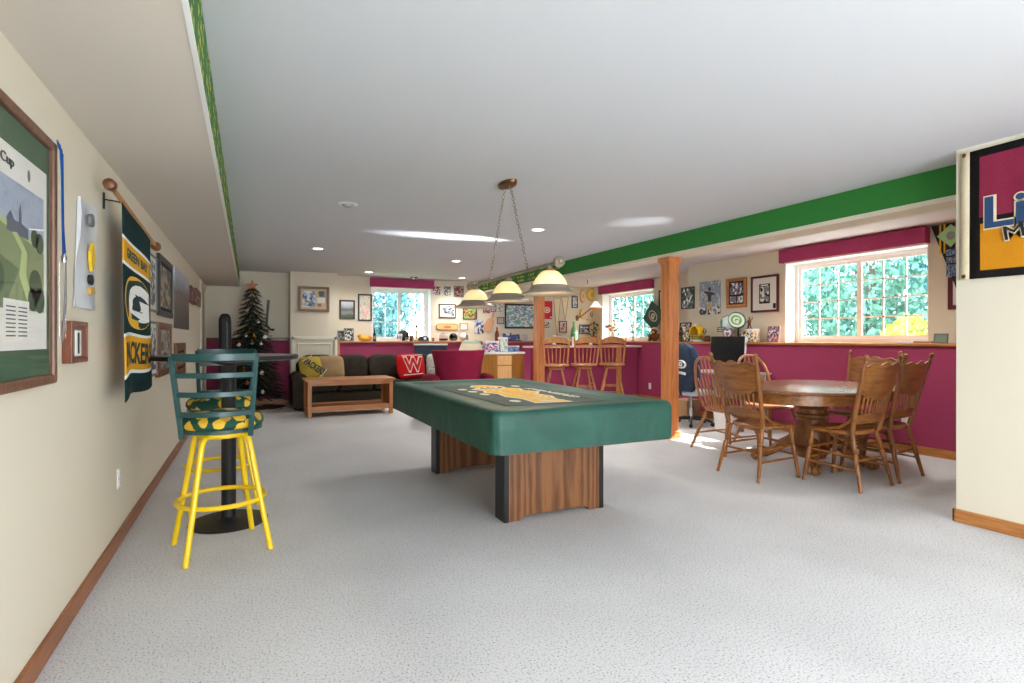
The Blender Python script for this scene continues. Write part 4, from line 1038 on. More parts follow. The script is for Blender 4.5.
# clear plastic bag with pins
rt = thing('pin_sheet', 'white plastic sheet of pins with a yellow badge, hanging beside the golf print', 'pin sheet', (XL, 3.15, 1.595), PI/2)
mb = MB(); mb.loft([[(x, -.012+.01*math.sin(z*9+x*20), z) for x in [q_*(.19-.13*(z+.255)) for q_ in (-1, -.5, 0, .5, 1)]] + [(x, -.004, z) for x in [q_*(.19-.13*(z+.255)) for q_ in (1, .5, 0, -.5, -1)]] for z in (-.255, -.15, -.05, .06, .16, .24)])
mb.build('plastic_sheet', flat('milky_plastic', rgb(206, 208, 214), .3), rt)
mb = MB(); mb.prism([(.0, .03), (.03, .06), (.05, .02), (.06, -.02), (.03, -.06), (.0, -.08), (-.02, -.04), (-.02, .01)], -.032, -.020); mb.build('yellow_badge', flat('badge_yellow', rgb(232, 190, 20), .4), rt, smooth=0)
for pts_, mt_ in ((oval(.035, .03, 14, .015, .16), m_fgrey), ([(-.03, -.16), (.05, -.15), (.06, -.18), (-.02, -.19)], flat('pin_gold', rgb(200, 160, 70), .4)), (oval(.03, .025, 14, .0, -.12), m_blackp)):
    mb = MB(); mb.prism(pts_, -.031, -.018); mb.build('pin', mt_, rt, smooth=0)
# small deep wooden shadow box
mid, w_, h_, rz = spot_on('L', 72, 86, 322, 361)
rt = thing('shadow_box', 'small deep wooden shadow box low beside the golf print', 'shadow box', (XL, 2.93, 1.187), PI/2)
mb = MB(); w2, h2, d_ = .125, .088, .036
for q in [(-w2, -w2+.022, -h2, h2), (w2-.022, w2, -h2, h2), (-w2+.022, w2-.022, -h2, -h2+.022), (-w2+.022, w2-.022, h2-.022, h2)]: mb.box(q[0], q[1], -d_, -.002, q[2], q[3])
mb.build('frame', wood('walnut_frame', rgb(88, 44, 26), rgb(140, 78, 48), 'z', 2), rt, bevel=.003, smooth=0)
mb = MB(); mb.box(-w2+.022, w2-.022, -.02, -.002, -h2+.022, h2-.022); mb.box(-.02, .055, -.026, -.02, -.06, .05, 1); mb.box(.0, .012, -.03, -.026, -.05, .04, 2); mb.build('backing', [m_fbrown, m_mat, m_blackp], rt, smooth=0)
# tall banner on a pole
bn = thing('team_banner', 'tall dark green and gold G banner hanging from a wooden pole', 'banner', (0, 0, 0))
A, B_ = Vector((-.600, 3.46, 0)), Vector((-.555, 4.05, 0))
def bp(u, z, off=0):
    p = A.lerp(B_, u); nrm = Vector((B_.y-A.y, -(B_.x-A.x), 0)).normalized()
    p = p + nrm*(.016*math.sin(u*7.5+z*1.5)*(2.05-z)*.8 + off)
    return Vector((p.x, p.y, z))
def zt(u): return 1.915-.10*u
def zb(u): return .865+.055*u+.015*math.sin(u*6)
BANDS = [(0, 0), (.155, 0), (.155, 1), (.172, 1), (.172, 2), (.285, 2), (.285, 1), (.302, 1), (.302, 0), (.655, 0), (.655, 1), (.672, 1), (.672, 2), (.865, 2), (.865, 1), (.885, 1), (.885, 0), (1, 0)]
mb = MB(); nu = 14
for i in range(0, len(BANDS), 2):
    t0, t1, mi_ = BANDS[i][0], BANDS[i+1][0], BANDS[i][1]; k = max(1, int((t1-t0)/.05))
    for j in range(k):
        ta, tb = t0+(t1-t0)*j/k, t0+(t1-t0)*(j+1)/k
        for q in range(nu):
            u0, u1 = q/nu, (q+1)/nu
            P_ = lambda u, t: bp(u, zt(u)+(zb(u)-zt(u))*t)
            mb.quad(P_(u0, tb), P_(u1, tb), P_(u1, ta), P_(u0, ta), mi_)
o = mb.build('cloth', [fabric('banner_green', rgb(26, 54, 54), rgb(18, 42, 44), 90), m_wink, fabric('banner_gold', rgb(226, 166, 40), rgb(206, 148, 34), 90)], bn, smooth=60, weld=True)
sd = o.modifiers.new('solid', 'SOLIDIFY'); sd.thickness = .003
def on_banner(mb, pts_or_txt, cu, ct_, w, h, off, m):
    def pl(x, z):      # x,z in banner fractions about centre
        u = cu+x*w; t = ct_-z*h
        return u, zt(u)+(zb(u)-zt(u))*t
    if isinstance(pts_or_txt, str):
        vs_, fs_ = glyphs(pts_or_txt, .07 if len(pts_or_txt) == 1 else .03); mb.add([bp(*pl(x, z), off+.001*d__) for x, z, d__ in vs_], fs_, m)
    else:
        n_ = len(pts_or_txt); mb.add([bp(*pl(x, z), off) for x, z in pts_or_txt], [tuple(range(n_))], m)
mb = MB(); ov_ = oval(.5, .5, 30)
for k_, (w_, h_, m_) in enumerate(((.92, .30, 2), (.85, .275, 3))): on_banner(mb, ov_, .50, .478, w_, h_, .004+.0015*k_, m_)
on_banner(mb, 'G', .50, .478, .62, .215, .0085, 1)
mb.build('oval_emblem', [fabric('banner_green', 0), m_wink, m_gold, flat('banner_dark', rgb(20, 44, 44), .8)], bn, smooth=0)
mb = MB(); on_banner(mb, 'GREEN BAY', .48, .228, .66, .055, .004, 0); mb.build('small_lettering', m_green, bn, smooth=0)
mb = MB(); on_banner(mb, 'PACKERS', .50, .768, .84, .13, .004, 0); mb.build('large_lettering', flat('letter_dark', rgb(28, 48, 44), .8), bn, smooth=0)
pd = Vector((B_.x-A.x, B_.y-A.y, -.10)).normalized(); p0 = Vector((A.x, A.y, 1.925)); p1 = Vector((B_.x, B_.y, 1.825))
mb = MB(); mb.tube([p0-pd*.14, p1+pd*.10], .012, 12); mb.build('pole', wood('pole_wood', rgb(150, 100, 52), rgb(190, 140, 84), 'y', 2), bn)
for e, s in ((p0-pd*.14, -1), (p1+pd*.10, 1)):
    mb = MB(); d_ = pd*s; mb.tube([e, e+d_*.012, e+d_*.02, e+d_*.045, e+d_*.07, e+d_*.08], [.014, .013, .022, .030, .026, .008], 14); mb.build('finial', m_fbrown, bn)
mb = MB(); mb.tube([(XL+.007, 3.50, 1.93), (-.63, 3.50, 1.925), (-.60, 3.50, 1.918)], .004, 6); mb.tube([(XL+.007, 3.50, 1.965), (XL+.007, 3.50, 1.88)], .005, 6); mb.build('bracket', m_blk, bn); mb = MB(); mb.tube([(XL+.007, 3.97, 1.83), (-.565, 3.97, 1.833)], .004, 6); mb.build('bracket', m_blk, bn)

framed('framed_print', 'thin grey framed tall print just past the banner, upper row', 'framed print', 'L', (146, 157.5, 253, 311), m_fgrey, .018, m_mat, .03, pic('a', 'g w k g', 6, 1))
framed('framed_print', 'deep black framed picture, upper row of the cream wall', 'framed print', 'L', (160, 173, 259, 317), m_fblack, .05, m_matk, .03, pic('b', 'dg k t g', 5, 2), .028)
framed('canvas_photo', 'frameless stadium photo with grey sky, upper row of the cream wall', 'photo', 'L', (176, 190, 273, 329), None, 0, None, 0, picture('print_stadium', [rgb(70, 58, 60), rgb(90, 66, 60), rgb(80, 84, 62), rgb(120, 90, 90), rgb(96, 80, 84), rgb(150, 156, 176), rgb(186, 190, 204)], 9, 3, 'bands'))
framed('framed_print', 'grey framed sports photo partly behind the banner, lower row', 'framed print', 'L', (147, 158, 321, 377), m_fgrey, .02, m_mat, .03, pic('c', 'b g w k', 6, 4))
framed('framed_print', 'brown wood framed sports photo just above the pub table', 'framed print', 'L', (160, 172, 323, 375), m_fbrown, .06, None, 0, pic('d', 'g k lb t dg', 6, 5), .035)
framed('framed_print', 'small brown framed print above the pub table, farther along', 'framed print', 'L', (177, 186, 343, 376), m_fbrown, .08, m_matk, .03, pic('e', 'br t k', 5, 6), .03)
framed('framed_print', 'small dark maroon picture high beyond the stadium photo', 'framed print', 'L', (191.5, 195.5, 287, 304), m_fmar, .05, None, 0, pic('f', 'k r br', 4, 7), .03)
framed('framed_print', 'small brown framed picture high on the cream wall, last of the row', 'framed print', 'L', (196.5, 201, 290, 306), m_fbrown, .09, None, 0, pic('g', 'br t', 4, 8), .03)
def outlet(label, wall, px, py):
    ax, v_, rz = WALLS[wall]; p = at(px, py, ax, v_)
    rt = thing('wall_outlet', label, 'outlet', p, rz)
    mb = MB(); mb.box(-.036, .036, -.006, 0, -.058, .058); mb.build('cover_plate', m_white, rt, bevel=.003, smooth=0)
    for z in (-.026, .026):
        mb = MB(); mb.prism(oval(.014, .017, 14, 0, z), -.009, -.005, 0)
        for x in (-.006, .006): mb.box(x-.0015, x+.0015, -.0095, -.009, z-.005, z+.006, 1)
        mb.build('socket', [m_white, m_black], rt, smooth=0)
outlet('white wall outlet low on the cream wall past the golf print', 'L', 118, 478)
WALLS['RL'] = ('x', 6.3, -PI/2); WALLS['RL2'] = ('x', 7.1, -PI/2)
outlet('white outlet on the maroon wall behind the dining chairs', 'RL', 905, 421)
outlet('white outlet on the maroon wall beside the bar stools', 'RL2', 650, 386)

# --- nook: stick and framed certificate on the chimney breast
rt = thing('hockey_stick', 'small dark hockey stick mounted on the nook wall above the tree', 'hockey stick', at(270, 312, 'y', YF), 0)
mb = MB()
a, c, d_ = at(268.5, 300, 'y', YF-.02), at(266.5, 325, 'y', YF-.02), at(273, 330, 'y', YF-.02)
L0 = Vector(rt.location)
mb.bar(a-L0, c-L0, .02, .045, 0, (1, 0, 0)); mb.tube([c-L0, (c+(d_-c)*.45)-L0+Vector((0, 0, -.035)), d_-L0, d_-L0+Vector((.02, 0, .015))], [.026, .036, .045, .035], 8, flat=.5)
mb.build('stick', m_fblack, rt)
mb = MB(); mb.ell((d_-L0+Vector((-.06, -.012, -.0)))[:], (.025, .008, .02), 1, 12, 8); mb.build('white_patch', m_white, rt)
def dk_cert(mb, w2, h2, y):
    patch(mb, -w2*.85, w2*.12, -h2*.8, h2*.8, y, 1); patch(mb, w2*.25, w2*.85, h2*.25, h2*.8, y, 2); patch(mb, w2*.25, w2*.85, -h2*.35, h2*.15, y, 3); patch(mb, w2*.25, w2*.85, -h2*.85, -h2*.45, y, 4)
framed('framed_collage', 'wide brown framed collage with photo and certificates on the chimney breast', 'framed collage', 'B', (298, 329.5, 286.5, 311.5), m_fbrown, .045, None, 0, flat('cert_board', rgb(196, 180, 150), .7), .03, dk_cert, [pic('h', 'b w g k lb w', 5, 9), pic('h2', 'g k t', 3, 10), m_mat, pic('h3', 'y t br', 3, 11)])

# --- far wall
framed('framed_photo', 'dark framed landscape photo nearest the chimney breast', 'framed photo', 'F', (339.5, 355, 300, 319), m_fblack, .03, None, 0, picture('print_hills', [rgb(70, 76, 62), rgb(130, 136, 120), rgb(84, 90, 110), rgb(170, 174, 186), rgb(210, 212, 216)], 5, 12, 'bands'))
framed('framed_map', 'tall dark framed pastel map between landscape photo and sofa window', 'framed map', 'F', (358, 372, 294, 321), m_fblack, .03, None, 0, pic('i', 'cr pk cr te t', 5, 13, 'noise'))
framed('photo_print', 'unframed red jersey sports photo under the ceiling, closest to the window', 'photo', 'F', (432, 441.5, 285.5, 296), None, 0, m_fwhite, .02, pic('j', 'g r w k', 5, 14))
framed('photo_print', 'unframed grey sports photo under the ceiling, middle of the three', 'photo', 'F', (443, 452, 285.5, 296.5), None, 0, m_fwhite, .02, pic('k', 'g k w g', 5, 15))
framed('photo_print', 'unframed dark sports photo under the ceiling, closest to the lamp', 'photo', 'F', (454, 464, 286, 297), None, 0, m_matg, .015, pic('l', 'k g r t', 5, 16))
framed('framed_photo', 'black framed pair of winter photos beside the sofa window', 'framed photo', 'F', (439, 456, 304, 318), m_fblack, .022, m_mat, .02, pic('m', 'w k lb w g', 4, 17))
framed('framed_photo', 'black framed green football field photo under the first lamp shade', 'framed photo', 'F', (463, 477, 304.5, 319.5), m_fblack, .02, None, 0, pic('n', 'lg gr t r lg', 5, 18))
framed('framed_print', 'tiny pale framed card beside the oval wooden plaque', 'framed print', 'F', (460, 468, 323, 330), m_foak, .012, None, 0, m_mat)
framed('photo_print', 'small photo of a player in red under the middle shade', 'photo', 'F', (483.5, 490, 305, 313), None, 0, m_matk, .012, pic('o', 'pk w r k', 4, 19))
framed('photo_print', 'small photo of a player in blue under the middle shade', 'photo', 'F', (491, 496.5, 304.5, 312), None, 0, m_matk, .012, pic('p', 'lb pk w b', 4, 20))
framed('photo_print', 'small pale grey photo next to the big blue collage', 'photo', 'F', (497.5, 503.5, 303, 313), None, 0, m_mat, .012, pic('q', 'w g w', 4, 21))
framed('framed_photo', 'small grey framed photo beneath the pale grey one', 'framed photo', 'F', (497, 504.5, 317, 324), m_fgrey, .03, m_mat, .012, pic('r', 'w pk g', 4, 22))
framed('framed_collage', 'big dark framed pale blue collage behind the oak post', 'framed collage', 'F', (505, 536, 304, 328.5), m_fblack, .035, None, 0, pic('s', 'te w lb w te lb g w', 9, 23))
framed('poster', 'small blue and white poster on the wall below the football field photo', 'poster', 'F', (475, 484, 320, 334), None, 0, None, 0, pic('t', 'b w lb w k', 6, 24))
framed('photo_print', 'small grey card under the red poster', 'photo', 'F', (543.5, 549.5, 322, 328), None, 0, None, 0, pic('u', 'g w k', 4, 25))
rt = framed('poster', 'bright red poster with a white badge beside the oak post', 'poster', 'F', (540.5, 552.5, 301, 319), None, 0, None, 0, flat('poster_red', rgb(206, 24, 52), .6), .02,
            lambda mb, w2, h2, y: (poly(mb, oval(w2*.55, h2*.34, 20, w2*.1, 0), y, 1), poly(mb, oval(w2*.34, h2*.2, 16, w2*.1, 0), y-.001, 0), patch(mb, -w2*.1, w2*.3, -h2*.1, h2*.1, y-.002, 1), poly(mb, oval(w2*.12, w2*.12, 10, -w2*.75, -h2*.8), y, 1), poly(mb, oval(w2*.12, w2*.12, 10, w2*.75, -h2*.8), y, 1)), [m_wink])
framed('framed_photo', 'small maroon framed photo above the end bar stool', 'framed photo', 'F', (559.5, 567, 321, 332.5), m_fmar, .022, m_mat, .02, pic('v', 'r w pk', 3, 26))
framed('framed_photo', 'upright black framed blue photo over the bar', 'framed photo', 'F', (572, 578, 296, 308), m_fblack, .022, None, 0, pic('w', 'lb w g', 4, 27))
framed('framed_photo', 'grey framed team photo low on the wall over the bar', 'framed photo', 'F', (579.5, 589.5, 324.5, 334), m_fblack, .02, None, 0, pic('x', 'g w lb k', 6, 28))
framed('photo_print', 'small blue print beside the black and white G emblem', 'photo', 'F', (596, 601, 310, 317.5), None, 0, m_matk, .012, pic('y', 'b lb w', 4, 29))
# oval wooden plaque
mid, w_, h_, rz = spot_on('F', 436, 458.5, 323.5, 330.5)
rt = thing('wooden_plaque', 'long oval wooden plaque above the ledge beside the sofa window', 'plaque', mid)
def cap(w2, h2, n=10): return [(w2-h2+h2*math.cos(a), h2*math.sin(a)) for a in [-PI/2+PI*i/n for i in range(n+1)]]+[(-w2+h2+h2*math.cos(a), h2*math.sin(a)) for a in [PI/2+PI*i/n for i in range(n+1)]]
mb = MB(); mb.prism(cap(w_/2, h_/2), -.02, -.001, 0); mb.build('rim', m_foak, rt, bevel=.004, smooth=0)
mb = MB(); mb.prism(cap(w_/2-.02, h_/2-.02), -.024, -.02, 0); mb.prism(oval(.09, .03, 16), -.027, -.024, 1); mb.build('plaque_face', [flat('plaque_tan', rgb(226, 182, 120), .5), flat('plaque_red', rgb(190, 120, 70), .5)], rt, smooth=0)
# tan paddle shaped pennant
mid, w_, h_, rz = spot_on('F', 484, 496.5, 312.5, 331)
rt = thing('wooden_paddle', 'tan wooden paddle hanging tilted on the wall by the beer bottle', 'paddle', mid)
M_ = Matrix.Rotation(math.radians(24), 4, 'Y')
mb = MB(); mb.prism([(-.018, .22), (.018, .22), (.022, .08), (.07, .05), (.085, -.02), (.08, -.2), (.05, -.235), (-.05, -.235), (-.08, -.2), (-.085, -.02), (-.07, .05), (-.022, .08)], -.022, -.002, 0, M_); mb.build('paddle', flat('paddle_tan', rgb(220, 168, 124), .5), rt, bevel=.004, smooth=0)
# two cream pennants, points down
m_penn = flat('pennant_cream', rgb(234, 224, 196), .8)
for (x0, x1, yt, yb), lb in (((553.5, 561, 298, 336), 'tall cream pennant hanging point down beside the red poster'), ((561.5, 569, 297, 320), 'shorter cream pennant with gold edges above the maroon photo')):
    mid, w_, h_, rz = spot_on('F', x0, x1, yt, yb)
    rt = thing('pennant', lb, 'pennant', mid)
    mb = MB(); mb.prism([(-w_/2, h_/2), (w_/2, h_/2), (.01, -h_/2), (-.01, -h_/2)], -.008, -.003); mb.build('cloth', m_penn, rt, smooth=0)
    mb = MB(); mb.bar((-w_/2, -.01, h_/2), (w_/2, -.01, h_/2), .012, .012); mb.build('rod', m_foak, rt)
    mb = MB(); mb.bar((-w_/2+.01, -.010, h_/2-.01), (-.006, -.010, -h_/2+.01), .004, .016, 0, (0, 1, 0)); mb.bar((w_/2-.01, -.010, h_/2-.01), (.006, -.010, -h_/2+.01), .004, .016, 0, (0, 1, 0)); mb.build('edging', flat('pennant_gold', rgb(196, 150, 76), .7), rt, smooth=0)
def disc_plaque(lb, px, col, col2, name='round_plaque'):
    mid, w_, h_, rz = spot_on('F', *px)
    rt = thing(name, lb, 'plaque', mid)
    mb = MB(); mb.prism(oval(w_/2, h_/2, 28), -.03, -.001); mb.build('rim', col, rt, bevel=.006)
    mb = MB(); mb.prism(oval(w_*.36, h_*.36, 24), -.036, -.03, 0); mb.prism(oval(w_*.16, h_*.2, 16, 0, .0), -.04, -.036, 1); mb.build('face', [col2, col], rt, smooth=0)
disc_plaque('tan oval plaque under the ceiling over the bar', (580, 585.5, 289, 303), flat('plaque_beige', rgb(214, 176, 124), .5), flat('plaque_pale', rgb(236, 208, 160), .5))
disc_plaque('big gold round plaque under the ceiling over the bar', (586.5, 597, 288, 301.5), flat('plaque_gold', rgb(226, 186, 80), .4), flat('plaque_gold2', rgb(244, 214, 120), .4))
# black and white G emblem
mid, w_, h_, rz = spot_on('F', 590.5, 595.5, 311.5, 317)
rt = thing('wall_emblem', 'small black oval G emblem on the wall over the bar', 'emblem', mid)
mb = MB(); mb.prism(oval(w_/2, h_/2, 24), -.012, -.001, 0); mb.prism(oval(w_*.41, h_*.41, 24), -.014, -.012, 1); mb.text('G', 0, 0, w_*.5, h_*.62, -.0145, 0, None, .004, .05); mb.build('oval_emblem', [m_green, m_wink], rt, smooth=0)
# curled yellow ribbon sash
rt = thing('ribbon', 'curled yellow ribbon pinned to the wall over the bar', 'ribbon', at(583, 316, 'y', YF))
mb = MB(); pts = [(-.04, .16), (-.10, .08), (-.09, -.02), (-.02, -.06), (.08, -.07), (.17, -.10)]
for a, c in zip(pts, pts[1:]): mb.bar((a[0], -.02, a[1]), (c[0], -.02, c[1]), .01, .07, 0, (0, 1, 0))
mb.build('ribbon_band', flat('ribbon_yellow', rgb(236, 206, 90), .7), rt)
# --- pictures on the right-hand wall by the dining corner
framed('framed_photo', 'black framed grey photo closest to the oak post on the dining wall', 'framed photo', 'R', (681, 694, 287, 309), m_fblack, .022, None, 0, pic('ra', 'g dg k g w', 4, 31))
def d_player(mb, w2, h2, y):
    patch(mb, -w2, w2, -h2, -h2*.55, y, 3); figure(mb, 0, -h2*.86, h2*1.5, y-.0006, 1, 2, 1)
framed('poster', 'unframed poster of a player in gold trousers on the dining wall', 'poster', 'R', (699, 720, 281, 314.5), None, 0, None, 0, pic('rb', 'p lb g w p', 9, 32, 'noise'), .02, d_player, [flat('ink_jersey', rgb(44, 48, 66), .5), flat('ink_trousers', rgb(206, 170, 110), .5), pic('rb2', 'w g k w', 7, 33)])
def d_oak(mb, w2, h2, y):
    patch(mb, -w2*.86, w2*.86, -h2*.15, h2*.88, y, 1); patch(mb, -w2*.86, -w2*.08, -h2*.88, -h2*.3, y, 2); patch(mb, w2*.08, w2*.86, -h2*.88, -h2*.3, y, 2)
framed('framed_collage', 'oak framed black collage of three sports photos on the dining wall', 'framed collage', 'R', (726, 746, 278, 307.5), m_foak, .05, None, 0, m_matk, .03, d_oak, [pic('rc', 'p w g k b', 6, 34), pic('rd', 'w g p', 4, 35)])
def d_mar(mb, w2, h2, y):
    patch(mb, -w2*.45, w2*.45, -h2*.60, h2*.62, y, 1); patch(mb, -w2*.36, w2*.36, -h2*.5, h2*.45, y-.0006, 2); patch(mb, -w2*.3, w2*.3, h2*.49, h2*.57, y-.0006, 3); patch(mb, w2*.7, w2*.92, -h2*.92, -h2*.62, y-.0006, 1)
framed('framed_print', 'maroon framed black and white print with wide white mat beside the big window', 'framed print', 'R', (750.5, 778, 275.5, 312), m_fmar, .03, None, 0, m_mat, .03, d_mar, [m_matk, pic('re', 'k g w g', 6, 36), m_wink])
framed('framed_print', 'maroon framed white print tucked behind the wall corner under the pennant', 'framed print', 'R', (947.5, 975, 276, 309), m_fmar, .045, m_mat, .06, pic('rf', 'w g lb', 4, 37))
framed('framed_print', 'slim black framed print mostly hidden behind the near oak post', 'framed print', 'R2', (658.5, 668, 290, 318), m_fblack, .03, m_mat, .03, pic('rg', 'w pk g', 4, 38))
# black triangular pennant beside the big window
rt = thing('pennant', 'black triangular pennant with yellow stripes and a green diamond beside the big window', 'pennant', (XR, 3.16, 2.05), -PI/2)
mb = MB(); mb.prism([(-.22, .375), (.24, .375), (.05, -.42)], -.032, -.026); mb.build('cloth', m_blackp, rt, smooth=0)
mb = MB()
for x in (-.13, -.09, .02, .06, .10, .14): mb.box(x-.008, x+.008, -.0345, -.032, .06 if abs(x) > .07 else -.05, .37)
for z in (.18, .22, .26, .30): mb.box(.08, .2, -.0352, -.0345, z-.006, z+.006)
mb.build('stripes', m_gold, rt, smooth=0)
mb = MB(); mb.prism([(0, .36), (.12, .25), (0, .12), (-.13, .25)], -.040, -.036, 0, Matrix.Translation((-.03, 0, 0))); mb.prism(oval(.04, .045, 16, -.03, .24), -.043, -.040, 1); mb.build('diamond_emblem', [flat('pennant_green', rgb(170, 214, 150), .6), flat('pennant_grey', rgb(150, 160, 160), .6)], rt, smooth=0)
mb = MB()
for z in (.03, -.05, -.13, -.19): mb.box(-.07+.0, .06, -.041, -.036, z, z+.065)
mb.build('text_panel', pic('pn', 'b lb g b', 8, 39), rt, smooth=0)

# --- flag on the near wall
fl = thing('wall_flag', 'maroon and gold flag with black border and blue lettering on the near wall', 'flag', (XN, 0, 0), 0)
FY0, FY1 = 1.90, .35
def fpt(yf, z, off=0): return (-.012-.004*math.sin(yf*6+z*2.2)-.002-off, yf, z)
def fband(mb, ya, yb, za, zb_, m, off=0, n=10, k=6):
    for i in range(n):
        for j in range(k):
            y0, y1 = ya+(yb-ya)*i/n, ya+(yb-ya)*(i+1)/n; z0, z1_ = za+(zb_-za)*j/k, za+(zb_-za)*(j+1)/k
            mb.quad(fpt(y0, z0, off), fpt(y1, z0, off), fpt(y1, z1_, off), fpt(y0, z1_, off), m)
mb = MB(); fband(mb, 1.90, FY1, 1.585, 2.405, 0, 0, 24, 10)
o = mb.build('cloth', [fabric('flag_black', rgb(34, 30, 30), rgb(22, 20, 20), 90)], fl, smooth=60, weld=True)
o.modifiers.new('solid', 'SOLIDIFY').thickness = .002
mb = MB(); fband(mb, 1.955, 1.90, 1.583, 2.412, 0, .001, 2, 10); o = mb.build('header_tape', fabric('canvas_tape', rgb(216, 202, 172), rgb(196, 180, 150), 90), fl, weld=True); o.modifiers.new('solid', 'SOLIDIFY').thickness = .003
for z in (2.39, 1.605):
    mb = MB(); mb.lathe([(.006, -.002), (.010, -.003), (.013, 0), (.010, .003), (.006, .002)], (0, 0, 0), 16, 0, Matrix.Translation((fpt(1.93, z)[0]-.004, 1.93, z)) @ Matrix.Rotation(PI/2, 4, 'Y')); mb.build('grommet', m_brass, fl)
mb = MB(); fband(mb, 1.845, FY1+.06, 1.97, 2.355, 0, .004, 24, 8); mb.build('maroon_field', fabric('flag_maroon', rgb(146, 46, 74), rgb(124, 34, 60), 90), fl, smooth=60, weld=True)
mb = MB(); fband(mb, 1.84, FY1+.06, 1.635, 1.93, 0, .004, 24, 8); mb.build('gold_field', fabric('flag_gold', rgb(216, 146, 30), rgb(196, 126, 22), 90), fl, smooth=60, weld=True)
MF = Matrix.Translation((-.026, 1.575, 1.965)) @ Matrix.Rotation(-PI/2, 4, 'Z')
mb = MB(); mb.text('Lite', 0, .025, .49, .215, -.0, 0, MF, .003, .055); mb.build('lettering_outline', flat('flag_cream', rgb(232, 212, 180), .7), fl, smooth=0)
mb = MB(); mb.text('Lite', 0, .025, .475, .198, -.004, 0, MF, .003, .02); mb.build('lettering', flat('flag_blue', rgb(34, 66, 104), .7), fl, smooth=0)
mb = MB(); mb.text('Miller', .02, -.10, .36, .10, -.004, 0, MF @ Matrix.Rotation(math.radians(-8), 4, 'Y'), .003, .04); mb.build('script_outline', flat('flag_cream', 0), fl, smooth=0)
mb = MB(); mb.text('Miller', .02, -.10, .345, .085, -.009, 0, MF @ Matrix.Rotation(math.radians(-8), 4, 'Y'), .003, 0); mb.build('script_lettering', m_blackp, fl, smooth=0)

# ------------------------------------------------------------------ things along the ledges
def on_ledge(px, wall, back=.0):
    """point on the ledge top under pixel column px; back: distance in front of the upper wall"""
    if wall == 'F': p = at(px, 330, 'y', YF-back)
    elif wall == 'R': p = at(px, 330, 'x', XR-back)
    else: p = at(px, 330, 'x', XR2-back)
    p.z = LZ; return p
def stand(name, label, cat, px, wall, back=.12, group=None, rz=None):
    return thing(name, label, cat, on_ledge(px, wall, back), {'F': 0, 'R': -PI/2, 'R2': -PI/2}[wall] if rz is None else rz, group)
def easel_frame(label, px, wall, w_, h_, fm, pm, back=.12, fw=.018, name='standing_photo', cat='photo frame', rz=None):
    rt = stand(name, label, cat, px, wall, back, None, rz)
    T = Matrix.Translation((0, 0, .001)) @ Matrix.Rotation(math.radians(-9), 4, 'X')
    mb = MB(); w2 = w_/2
    for q in [(-w2, -w2+fw, 0, h_), (w2-fw, w2, 0, h_), (-w2+fw, w2-fw, 0, fw), (-w2+fw, w2-fw, h_-fw, h_)]: mb.box(q[0], q[1], -.018, 0, q[2], q[3], 0, T)
    mb.build('frame', fm, rt, bevel=.003, smooth=0)
    mb = MB(); mb.box(-w2+fw, w2-fw, -.010, -.002, fw, h_-fw, 0, T); mb.build('picture', pm, rt, smooth=0)
    mb = MB(); mb.prism([(-.02, 0), (.02, 0), (.012, h_*.6), (-.012, h_*.6)], -.002, .002, 0, Matrix.Translation((0, h_*.32, 0)) @ Matrix.Rotation(math.radians(20), 4, 'X')); mb.build('strut', m_blackp, rt, smooth=0)
    return rt
m_green2 = flat('helmet_green', rgb(30, 96, 66), .25, 0, .5, .6)
def helmet(label, px, wall, col, R=.13, back=.2, rz=0, mask=None, stripe=None, emblem=None, z=0):
    rt = stand('football_helmet', label, 'helmet', px, wall, back, None, rz); rt.location.z += z
    mb = MB(); nu, nv = 26, 16; vs_ = []; fs_ = []
    # shell: a ball, open below and in front of the face (local -y)
    for i in range(nv+1):
        a = -PI*.30+PI*.80*i/nv
        for j in range(nu+1):
            b_ = -PI/2+.62+(2*PI-1.24)*j/nu if a < .35 else -PI/2+.62*max(0, (1.0-a)/.65)+(2*PI-1.24*max(0, (1.0-a)/.65))*j/nu
            vs_.append((R*.88*math.cos(a)*math.cos(b_), R*1.06*math.cos(a)*math.sin(b_), R*.86+R*.98*math.sin(a)))
    for i in range(nv):
        for j in range(nu): fs_.append((i*(nu+1)+j, i*(nu+1)+j+1, (i+1)*(nu+1)+j+1, (i+1)*(nu+1)+j))
    mb.add(vs_, fs_); o = mb.build('shell', col, rt, smooth=60); o.modifiers.new('solid', 'SOLIDIFY').thickness = .008
    for k, z_ in enumerate((.10, .34, .56)):
        mb = MB(); mb.tube([(R*(.92-.04*k)*math.cos(a), -R*.55-R*.62*math.sin(a), R*z_) for a in [PI*i/10 for i in range(11)]], R*.035, 6)
        mb.build('face_mask_bar', mask or m_fgrey, rt)
    mb = MB(); mb.tube([(0, -R*1.17, R*.10), (0, -R*1.18, R*.34), (0, -R*1.17, R*.56)], R*.035, 6); mb.build('face_mask_bar', mask or m_fgrey, rt)
    if stripe:
        mb = MB(); pts = [(0, R*1.075*math.cos(a), R*.86+R*.995*math.sin(a)) for a in [.1+2.2*i/14 for i in range(15)]]
        for a, c in zip(pts, pts[1:]): mb.bar(a, c, R*.24, .006, 0, (0, 0, 1) if abs(a[2]-c[2]) < abs(a[1]-c[1]) else (0, 1, 0))
        mb.build('stripe', stripe, rt)
    if emblem:
        for s in (-1, 1):
            ME = Matrix.Translation((s*R*.845, R*.12, R*1.0)) @ Matrix.Rotation(s*PI/2, 4, 'Z')
            mb = MB(); mb.prism(oval(R*.42, R*.32, 22), -.016, -.004, 0, ME); mb.prism(oval(R*.36, R*.27, 22), -.018, -.016, 1, ME); mb.text('G', 0, 0, R*.42, R*.4, -.019, 0, ME, .003, .06)
            mb.build('side_emblem', emblem, rt, smooth=0)
    return rt
